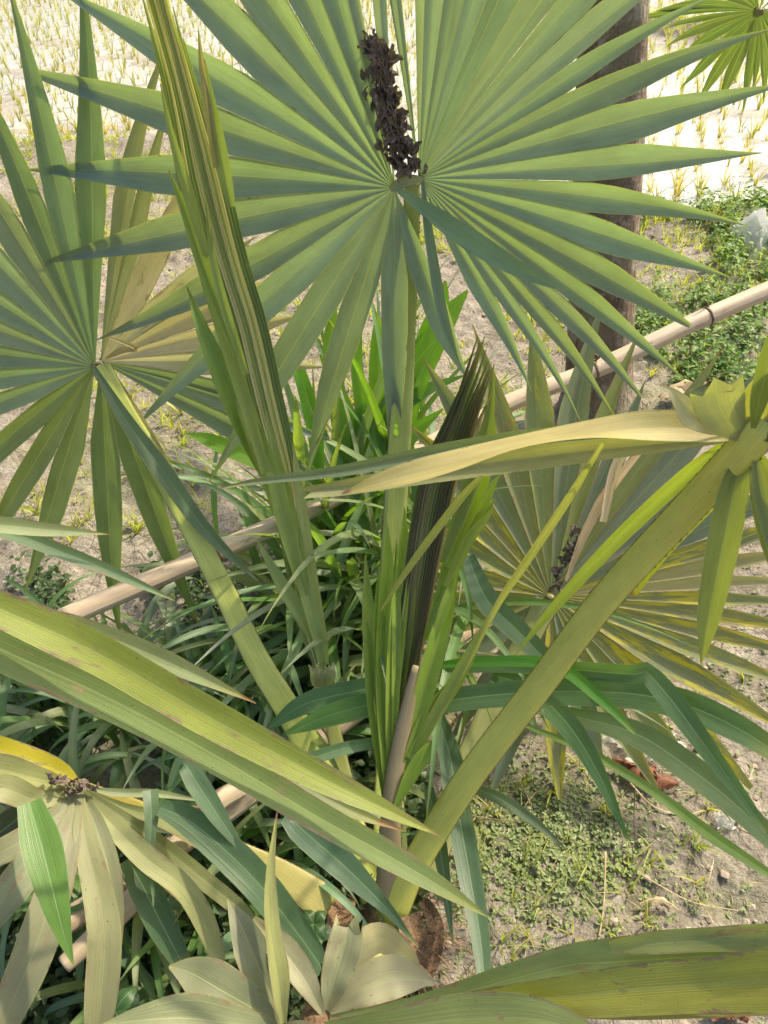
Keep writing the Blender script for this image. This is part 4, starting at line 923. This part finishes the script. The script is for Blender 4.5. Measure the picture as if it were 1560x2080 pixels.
# crown base: sheaths, fibre, old stump
def fibre_base():
    o = link('crown_base', ico_mesh('crown_base', .06, 1.0, 3, .18), M['fibre'], palm); o.matrix_parent_inverse = Matrix.Identity(4); o.location = (0.0, 0.02, .03)
    b = Buf()
    for k in range(240):
        a = random.uniform(0, 6.28); p0 = PB + Vector((math.cos(a) * .07, math.sin(a) * .07, random.uniform(.0, .12))); L0 = random.uniform(.03, .11)
        dv = Vector((math.cos(a), math.sin(a), random.uniform(-.8, .8))).normalized(); v, f, _, _ = tube([p0, p0 + dv * L0 * .5 + Vector((0, 0, .01)), p0 + dv * L0 + Vector((0, 0, -.02))], .0009, 3); b.add(v, f)
    o2 = link('fibres', b.mesh('fibres'), M['fibre'], palm); o2['kind'] = 'stuff'; o2.matrix_parent_inverse = Matrix.Translation(-PB)
    for ctrl in [[(860, 1830, 1.60, 10), (885, 1880, 1.58, 14), (880, 1950, 1.59, 12), (865, 2000, 1.60, 3)], [(830, 1860, 1.58, 20), (845, 1920, 1.57, 24), (850, 1990, 1.58, 8)], [(700, 1830, 1.60, 20), (690, 1880, 1.58, 22), (720, 1920, 1.58, 12)]]:
        o = blade('dry_sheath', ctrl, M['fibre'], (1, 1, 1, 1), None, .5, n=18, wav=.2, torn=True); o.parent = palm; o.matrix_parent_inverse = Matrix.Translation(-PB)
fibre_base()

# ------------------------------------------------------------------ far palm, top right
fp0 = G(1545, 330); fp0 = Vector((3.2, 5.6, float(gz(3.2, 5.6))))
palm2 = empty('young_palm', fp0); tag(palm2, 'small distant fan palm frond hanging over the far corner of the field', 'palm')
H10 = P(1542, 22, 5.2)
tips = [(1210 + 0, 70), (1330, -60), (1400, -120), (1500, -160), (1600, -150), (1700, -100), (1750, 0), (1740, 120), (1380, 185), (1410, 215), (1455, 220), (1512, 235), (1532, 190), (1553, 215), (1600, 230), (1660, 210), (1700, 180), (1375, 120), (1345, 95), (1330, 20), (1350, 60)]
fan(palm2, (1542, 22), 5.2, tips, tilt=(25, 0), split=.6, color=(.075, .115, .05, .2), label='distant frond', droop=.12, maxhalf=6, knob=.03,
    stalk=[(1542, 22, 5.25, 7), (1580, 60, 5.5, 8), (1640, 140, 5.9, 10), (1700, 215, 6.2, 12)])

# ------------------------------------------------------------------ broad bladed grass
grass_root = {}
def clump(px, py, label, nb, hgt, seed, wd=.011, spread=1.0, z0=0.0):
    r_ = random.Random(seed); base = G(px, py); base.z = float(gz(base.x, base.y)); root = empty('broad_grass_clump', base)
    tag(root, label, 'grass clump', 'clumps of broad bladed grass behind the palm')
    for k in range(nb):
        a = r_.uniform(0, 6.283); L0 = hgt * r_.uniform(.55, 1.15); el = R(r_.uniform(48, 86)); cur = r_.uniform(.6, 2.1) * spread; w_ = wd * 1.22 * r_.uniform(.65, 1.25)
        p = base + Vector((r_.gauss(0, .07), r_.gauss(0, .07), 0)); cs = []; N = 22; ds = L0 / (N - 1); e = el; az = a
        for i in range(N):
            cs.append(p.copy()); p = p + Vector((math.cos(e) * math.cos(az), math.cos(e) * math.sin(az), math.sin(e))) * ds
            t = i / N; e -= cur * ds / L0 * (0.3 + 2.0 * t); az += r_.uniform(-.03, .03)
            if p.z < .01: p.z = .01
        side, up = frames(cs, None, Vector((math.cos(a), math.sin(a), -0.3)).cross(Vector((0, 0, 1))).cross(Vector((math.cos(a), math.sin(a), 0))).normalized() * -1)
        tw = r_.uniform(-50, 50); sd2, up2 = [], []
        for i in range(N):
            T = (cs[min(i + 1, N - 1)] - cs[max(i - 1, 0)]).normalized(); s = T.cross(Vector((0, 0, 1)))
            if s.length < .05: s = Vector((-math.sin(a), math.cos(a), 0))
            s.normalize(); u_ = s.cross(T); q = Matrix.Rotation(R(tw * i / N), 3, T); sd2.append(q @ s); up2.append(q @ u_)
        wl = [w_ * min(1, .35 + 1.6 * (i / (N - 1))) * max(.03, 1 - max(0, (i / (N - 1) - .35) / .65) ** 1.7) for i in range(N)]
        rows = ribbon_rows(cs, sd2, up2, wl, .28, wav=.04, ss=(-1, -.5, 0, .5, 1))
        c = random.choice([(.10, .18, .075, 0), (.125, .205, .11, 0), (.09, .18, .05, 0), (.15, .20, .13, 0), (.11, .18, .05, .1), (.15, .19, .09, .3)])
        o = link('grass_blade', mesh('grass_blade', *sheet(rows)), M['grass'], root, vary(c, .15))
    return root
cl_c = clump(735, 1250, 'tall bright green grass clump straight behind the main frond stalk', 60, .8, 1, .010, .7)
clump(700, 1180, 'upright sunlit grass clump left of the main frond stalk', 34, .85, 21, .012, .32)
clump(800, 1150, 'upright sunlit grass clump right of the main frond stalk', 22, .80, 22, .012, .35)
clump(640, 1330, 'grass clump at the foot of the tall closed spear', 50, .60, 2, .011, 1.3)
clump(860, 1240, 'grass clump just behind the dark half open spear', 30, .85, 3, .012, 1.0)
cl_l = clump(430, 1450, 'dense dark grass clump between the bamboo poles in the left middle', 60, .38, 4, .010, 1.5)
clump(210, 1470, 'grass clump near the left edge above the near green leaflets', 46, .40, 5, .009, 1.5)
clump(40, 1480, 'grass clump cut by the left edge of the view', 34, .42, 6, .009, 1.6)
cl_b = clump(560, 1620, 'shaded grass clump around the lower bamboo pole', 44, .38, 7, .010, 1.5)
clump(120, 1700, 'dark grass clump behind the drooping old frond', 36, .4, 11, .009, 1.5)
clump(480, 1800, 'dark grass clump left of the crown of the palm', 34, .42, 12, .009, 1.5)
clump(330, 1950, 'dark grass clump in the deep shade at the bottom left', 34, .40, 8, .009, 1.6)
cl_r = clump(1000, 1400, 'grass clump under the right stalk sending long blades to the right', 14, .5, 9, .010, 1.4)
clump(560, 1150, 'thin grass clump beyond the upper bamboo pole', 20, .42, 10, .010, 1.3)
def gb(root, ctrl, c=(.075, .135, .065, 0), fold=.22, n=34, **k):
    o = blade('grass_blade', ctrl, M['grass'], vary(c, .06), None, fold, n=n, wav=.02, **k); o.parent = root; o.matrix_parent_inverse = Matrix.Translation(-Vector(root.location)); return o
BR = (.07, .20, .03, 0)
# long arching blades to the right
gb(cl_r, [(800, 1440, 1.50, 12), (880, 1428, 1.46, 22), (1000, 1412, 1.43, 24), (1150, 1405, 1.40, 26), (1290, 1410, 1.38, 28), (1400, 1435, 1.37, 28), (1500, 1480, 1.37, 24), (1580, 1530, 1.38, 18)], (0.080, 0.146, 0.068, 0))
gb(cl_r, [(830, 1375, 1.52, 10), (960, 1350, 1.47, 16), (1100, 1355, 1.43, 15), (1290, 1370, 1.36, 18), (1310, 1362, 1.355, 18), (1370, 1430, 1.35, 22), (1450, 1540, 1.36, 16), (1560, 1690, 1.40, 6)], (0.072, 0.134, 0.063, 0))
gb(cl_r, [(1000, 1370, 1.49, 12), (1080, 1400, 1.47, 24), (1160, 1480, 1.46, 22), (1220, 1580, 1.48, 14), (1275, 1705, 1.52, 2)], (0.065, 0.129, 0.058, 0))
gb(cl_r, [(1150, 1450, 1.49, 14), (1290, 1490, 1.47, 24), (1400, 1560, 1.47, 26), (1500, 1640, 1.49, 22), (1580, 1720, 1.52, 14)], (0.102, 0.146, 0.084, 0))
gb(cl_r, [(950, 1130, 1.58, 14), (990, 1220, 1.55, 24), (1060, 1290, 1.54, 22), (1140, 1380, 1.53, 18), (1200, 1470, 1.53, 12)], (0.087, 0.146, 0.084, 0))
gb(cl_r, [(860, 1355, 1.47, 5), (960, 1345, 1.44, 9), (1120, 1350, 1.40, 12), (1220, 1420, 1.37, 10), (1290, 1490, 1.36, 3)], BR)
gb(cl_r, [(880, 1430, 1.56, 12), (915, 1540, 1.55, 22), (930, 1640, 1.53, 24), (955, 1780, 1.50, 22), (975, 1900, 1.47, 17), (985, 2000, 1.45, 11)], (0.072, 0.129, 0.074, 0), torn=True)
gb(cl_r, [(870, 1600, 1.58, 10), (890, 1700, 1.56, 14), (905, 1800, 1.55, 10), (920, 1920, 1.54, 1)], (0.065, 0.112, 0.063, 0))
gb(cl_r, [(930, 1590, 1.56, 6), (1010, 1620, 1.54, 11), (1080, 1665, 1.54, 9), (1150, 1725, 1.55, 1)], (0.072, 0.112, 0.063, 0))
gb(cl_r, [(1060, 1470, 1.55, 4), (1200, 1530, 1.54, 8), (1330, 1610, 1.54, 9), (1450, 1700, 1.54, 11), (1600, 1800, 1.55, 6)], (0.116, 0.190, 0.053, 0))
# drooping blades at lower left and centre
gb(cl_b, [(820, 1650, 1.40, 8), (700, 1640, 1.38, 18), (600, 1660, 1.36, 22), (620, 1690, 1.35, 26), (700, 1760, 1.34, 26), (790, 1850, 1.35, 10), (850, 1925, 1.37, 1)], (0.072, 0.129, 0.074, 0))
gb(cl_b, [(325, 1640, 1.40, 14), (380, 1665, 1.39, 24), (450, 1720, 1.38, 30), (530, 1800, 1.38, 30), (600, 1890, 1.40, 26), (650, 1960, 1.42, 18)], (0.080, 0.140, 0.074, 0), torn=True)
gb(cl_b, [(345, 1600, 1.40, 6), (370, 1550, 1.38, 14), (400, 1590, 1.37, 20), (445, 1660, 1.37, 16), (500, 1740, 1.38, 2)], (0.102, 0.168, 0.095, 0))
gb(cl_b, [(260, 1745, 1.47, 16), (290, 1800, 1.46, 24), (330, 1880, 1.47, 24), (372, 1960, 1.50, 14)], (0.065, 0.118, 0.063, 0))
gb(cl_b, [(60, 1630, 1.30, 20), (85, 1720, 1.28, 32), (110, 1820, 1.27, 24), (130, 1900, 1.28, 12), (149, 1960, 1.29, 1)], (0.102, 0.196, 0.042, 0), fold=.15)
gb(cl_b, [(305, 1605, 1.42, 14), (308, 1650, 1.41, 13), (306, 1720, 1.41, 8), (312, 1840, 1.42, 1)], (0.102, 0.157, 0.084, 0))
gb(cl_b, [(820, 1500, 1.50, 8), (700, 1520, 1.48, 12), (560, 1560, 1.47, 12), (470, 1540, 1.47, 8)], (0.087, 0.157, 0.074, 0))
gb(cl_b, [(545, 1480, 1.52, 4), (620, 1430, 1.50, 20), (740, 1400, 1.49, 22), (860, 1370, 1.49, 6)], (0.072, 0.146, 0.063, 0))
gb(cl_b, [(580, 1490, 1.50, 4), (680, 1450, 1.48, 22), (800, 1420, 1.47, 20), (900, 1400, 1.47, 2)], (0.087, 0.179, 0.042, 0))
# upright sunlit blades behind the main stalk
for ctrl in [[(700, 1010, 1.95, 10.4), (690, 850, 1.90, 18.2), (672, 700, 1.87, 15.6), (682, 610, 1.86, 3.0)], [(790, 960, 1.95, 10.4), (770, 800, 1.90, 19.5), (770, 690, 1.88, 15.6), (766, 640, 1.87, 2.0)],
             [(780, 990, 1.95, 10.4), (840, 800, 1.88, 19.5), (900, 660, 1.86, 22.1), (950, 590, 1.86, 3.0)], [(800, 980, 1.96, 10.4), (860, 720, 1.90, 22.1), (895, 620, 1.88, 15.6), (905, 570, 1.88, 3.0)],
             [(650, 1010, 1.95, 7.8), (640, 880, 1.9, 15.6), (610, 760, 1.88, 13.0), (580, 690, 1.88, 1.0)], [(620, 1020, 1.95, 7.8), (590, 900, 1.9, 15.6), (540, 780, 1.88, 2.0)], [(700, 1000, 1.96, 7.8), (735, 850, 1.92, 15.6), (725, 740, 1.9, 11.7), (735, 650, 1.9, 1.0)],
             [(690, 1080, 1.9, 7.8), (560, 960, 1.84, 15.6), (440, 900, 1.82, 15.6), (375, 880, 1.82, 1.0)], [(760, 1000, 1.96, 10.4), (790, 860, 1.9, 15.6), (850, 800, 1.88, 14.3), (950, 760, 1.88, 1.0)],
             [(660, 1050, 1.95, 7.8), (700, 900, 1.93, 18.2), (750, 830, 1.92, 18.2), (760, 880, 1.90, 20.8), (775, 930, 1.9, 10.4)], [(640, 1040, 1.93, 7.8), (560, 850, 1.88, 16.9), (500, 760, 1.86, 2.0)], [(720, 1050, 1.9, 9.1), (820, 900, 1.88, 18.2), (900, 830, 1.86, 2.0)],
             [(730, 1020, 1.97, 9.1), (700, 840, 1.92, 15.6), (650, 720, 1.9, 2.0)]]:
    gb(cl_c, ctrl, random.choice([(.10, .23, .035, 0), (.13, .25, .04, 0), (.09, .19, .06, 0)]))

# ------------------------------------------------------------------ leafy weed in the shade, bottom left
def nettle(px, py, label, s=1.0):
    base = G(px, py); root = empty('leafy_weed', base); tag(root, label, 'weed', 'leafy weeds in the shade')
    st, f, uv, tp = tube([base, base + Vector((.005, 0, .10 * s)), base + Vector((.01, -.01, .2 * s))], .0022, 6); link('stem', mesh('stem', st, f, uv, tp), M['weed'], root)
    for lv in range(4):
        for q in range(4 if lv > 1 else 2):
            a = q * math.pi / 2 + lv * .8 + random.uniform(-.2, .2); p = base + Vector((.01, -.01, (.08 + .042 * lv) * s)); L0 = (.065 - .010 * lv) * s
            cs = [p + Vector((math.cos(a), math.sin(a), 0)) * L0 * t + Vector((0, 0, .015 * math.sin(t * 2.6) - .012 * t)) for t in np.linspace(0, 1, 9)]
            side, up = frames(cs, None, Vector((0, 0, -1))); wl = [max(.0005, L0 * .33 * math.sin(math.pi * min(1, t ** .75)) * (1 + .12 * (i % 2))) for i, t in enumerate(np.linspace(0.02, .99, 9))]
            link('leaf', mesh('leaf', *sheet(ribbon_rows(cs, side, up, wl, .25, ss=(-1, -.5, 0, .5, 1)))), M['grass'], root, vary((.045, .10, .035, 0), .15))
nettle(295, 2130, 'small weed with pairs of toothed leaves in the bottom left shade', 1.25); nettle(420, 2090, 'weed half hidden under the broad bottom leaflets', .8); nettle(640, 1940, 'small weed showing between the stalks left of the crown', .9); nettle(230, 2100, 'weed at the very bottom beside the pale leaflets', .8)

# ------------------------------------------------------------------ caught dead leaves
def crumple(p, r, dirv, seed):
    r_ = random.Random(seed); a = dirv.orthogonal().normalized(); a = Matrix.Rotation(r_.uniform(0, 6.28), 3, dirv) @ a; b_ = dirv.cross(a); n = 5; v = []
    for i in range(n):
        for j in range(n):
            x, y = (i / (n - 1) - .5) * 2, (j / (n - 1) - .5) * 2; e = 1 - .35 * (abs(x) > .9 and abs(y) > .9)
            v.append(p + dirv * (x * r * 1.35 * e) + a * (y * r * .8 * e * (1 - .3 * abs(x))) + b_ * (r * (.6 * y * y + r_.uniform(-.32, .32) - .3 * x * x)))
    return v, [(i * n + j, i * n + j + 1, (i + 1) * n + j + 1, (i + 1) * n + j) for i in range(n - 1) for j in range(n - 1)]
def dead_clump(name, pts, n, r, label, mat, dr=.05, wid=16):
    c = catmull(pts, 40); base = P(*pts[0][:3]); root = empty(name, base); tag(root, label, 'dead leaves')
    for k in range(n):
        q = c[random.randint(0, 39)]; p = P(q[0] + random.gauss(0, wid * .6), q[1] + random.gauss(0, 8), q[2] - random.uniform(0, .022)); dv = Vector((random.uniform(-.6, .6), random.uniform(-.5, .5), random.uniform(-1, 1))).normalized()
        v, f = crumple(p, r * random.uniform(.6, 1.3), dv, k); link('dead_leaf', mesh('dead_leaf', v, f, smooth=False), mat, root)
    for k in range(n // 12):
        i0, i1 = sorted(random.sample(range(40), 2)); i1 = max(i1, min(39, i0 + 14)); i0 = min(i0, i1 - 8); i0 = max(i0, 0)
        cs = [P(c[i][0] + random.uniform(-14, 16), c[i][1], c[i][2] - .018) for i in range(i0, i1, 4)]
        if len(cs) > 2: v, f, uv, tp = tube([Vector(x) for x in cs], .0013, 5); link('dry_stem', mesh('dry_stem', v, f, uv, tp), M['twig'], root)
    return root
dead_clump('dead_leaf_clump', [(758, 85, 1.40), (775, 150, 1.40), (792, 220, 1.405), (808, 280, 1.405), (822, 345, 1.41)], 190, .0085, 'dark shrivelled leaves caught in the pleats above the hub of the big frond', M['dead'], wid=24)
dead_clump('dead_leaf_clump', [(1170, 1080, 1.64), (1155, 1130, 1.65), (1138, 1165, 1.66), (1128, 1200, 1.665)], 22, .010, 'brown withered leaf caught above the hub of the yellowing frond', M['dead'], wid=14)
dead_clump('dead_leaf_clump', [(105, 1580, 1.42), (140, 1590, 1.43), (185, 1597, 1.43)], 16, .008, 'dark rotted leaf scraps on the hub of the old pale frond', M['dead'], wid=10)

# ------------------------------------------------------------------ litter
def bag(px, py, sx, sy, label, seed, h=.05, z=0):
    r_ = random.Random(seed); c = G(px, py, z); c.z = float(gz(c.x, c.y)) + .004; n = 16; v = []; ph = [r_.uniform(0, 6) for _ in range(6)]
    for i in range(n):
        for j in range(n):
            x, y = i / (n - 1) * 2 - 1, j / (n - 1) * 2 - 1; rr = max(0, 1 - x * x * .8 - y * y * .8)
            v.append(c + Vector((x * sx * (1 + .15 * math.sin(5 * y + ph[0])), y * sy * (1 + .15 * math.sin(4 * x + ph[1])), h * rr * (.5 + .5 * math.sin(7 * x + ph[2] + 3 * y) * math.sin(6 * y + ph[3])) + h * .3 * r_.random() * (rr > .1) + .003)))
    f = [(i * n + j, i * n + j + 1, (i + 1) * n + j + 1, (i + 1) * n + j) for i in range(n - 1) for j in range(n - 1)]
    tag(link('plastic_bag', mesh('plastic_bag', v, f, smooth=False), M['plastic']), label, 'plastic bag')
bag(1535, 540, .14, .20, 'crumpled whitish plastic bag on the weedy bank at the right edge', 1, .16)
bag(1240, 1490, .045, .035, 'clear crumpled plastic scrap on the earth left of the other scrap', 2, .03)
bag(1320, 1525, .07, .035, 'clear crumpled plastic strip beside the reddish dry leaf', 3, .03)
bag(1465, 1675, .02, .02, 'tiny white plastic scrap right of the reddish dry leaf', 4, .02)
def dryleaf(ctrl, label, mat):
    base = G(ctrl[0][0], ctrl[0][1]); pts = []
    for (px, py, h, wd) in ctrl: g = G(px, py, .01); pts.append((g + Vector((0, 0, h)), wd))
    c = catmull([(p.x, p.y, p.z, w_) for p, w_ in pts], 18); cs = [Vector(q[:3]) for q in c]; side, up = frames(cs, None, Vector((0, 0, -1)))
    rows = ribbon_rows(cs, side, up, [q[3] for q in c], .7, wav=.35); rows = [([p + Vector((random.uniform(-.4, .4), random.uniform(-.4, .4), random.uniform(-.5, .5))) * q[3] * .6 for p in rw[0]],) + rw[1:] for rw, q in zip(rows, c)]; o = link('dry_leaf', mesh('dry_leaf', *sheet(rows)), mat); tag(o, label, 'dry leaf')
dryleaf([(1240, 1548, .02, .004), (1285, 1572, .03, .024), (1330, 1590, .03, .028), (1375, 1600, .02, .004)], 'curled reddish brown dry leaf on the earth at the right', M['brown'])
dryleaf([(1300, 1835, .0, .002), (1340, 1830, .01, .006), (1380, 1850, .0, .002)], 'small tan dry leaf among the sprouts on bare earth', M['straw'])
dryleaf([(1330, 830, .05, .01), (1400, 815, .09, .05), (1470, 830, .07, .05), (1540, 870, .05, .01)], 'large pale dry leaf lying at the foot of the bank', M['straw'])
dryleaf([(1440, 2070, .01, .006), (1480, 2050, .02, .018), (1520, 2075, .01, .006)], 'pinkish dry leaf under the long leaflets at the bottom right', M['brown'])
def twig(pts, r, label, mat=None):
    cs = [G(a, b_, h) for a, b_, h in pts]; c = catmull([tuple(x) for x in cs], 20); v, f, uv, tp = tube([Vector(x) for x in c], [lerp(r, r * .5, i / 19) for i in range(20)], 6)
    tag(link('twig', mesh('twig', v, f, uv, tp), mat or M['twig']), label, 'twig')
twig([(1280, 1590, .02), (1330, 1640, .012), (1420, 1665, .01), (1560, 1700, .01)], .0022, 'orange brown twig running right from the dry leaf', M['straw'])
twig([(1230, 1730, .03), (1225, 1850, .012), (1205, 1960, .012)], .0025, 'upright straw stalk fallen on the bare earth', M['straw'])
twig([(960, 1658, .02), (1040, 1668, .015), (1110, 1660, .012)], .0018, 'thin dark twig in the ground cover')
twig([(1290, 1600, .12), (1288, 1660, .06), (1290, 1715, .01)], .0016, 'thin dark twig standing below the dry leaf')
twig([(1235, 1215, .30), (1255, 1290, .22), (1262, 1370, .14), (1300, 1520, .08), (1335, 1560, .02)], .0020, 'dark thin vine hanging over the yellowing leaflets')
twig([(1300, 1775, .01), (1400, 1830, .012), (1500, 1850, .01)], .0016, 'pale straw stalk on the bare earth at the right', M['straw'])
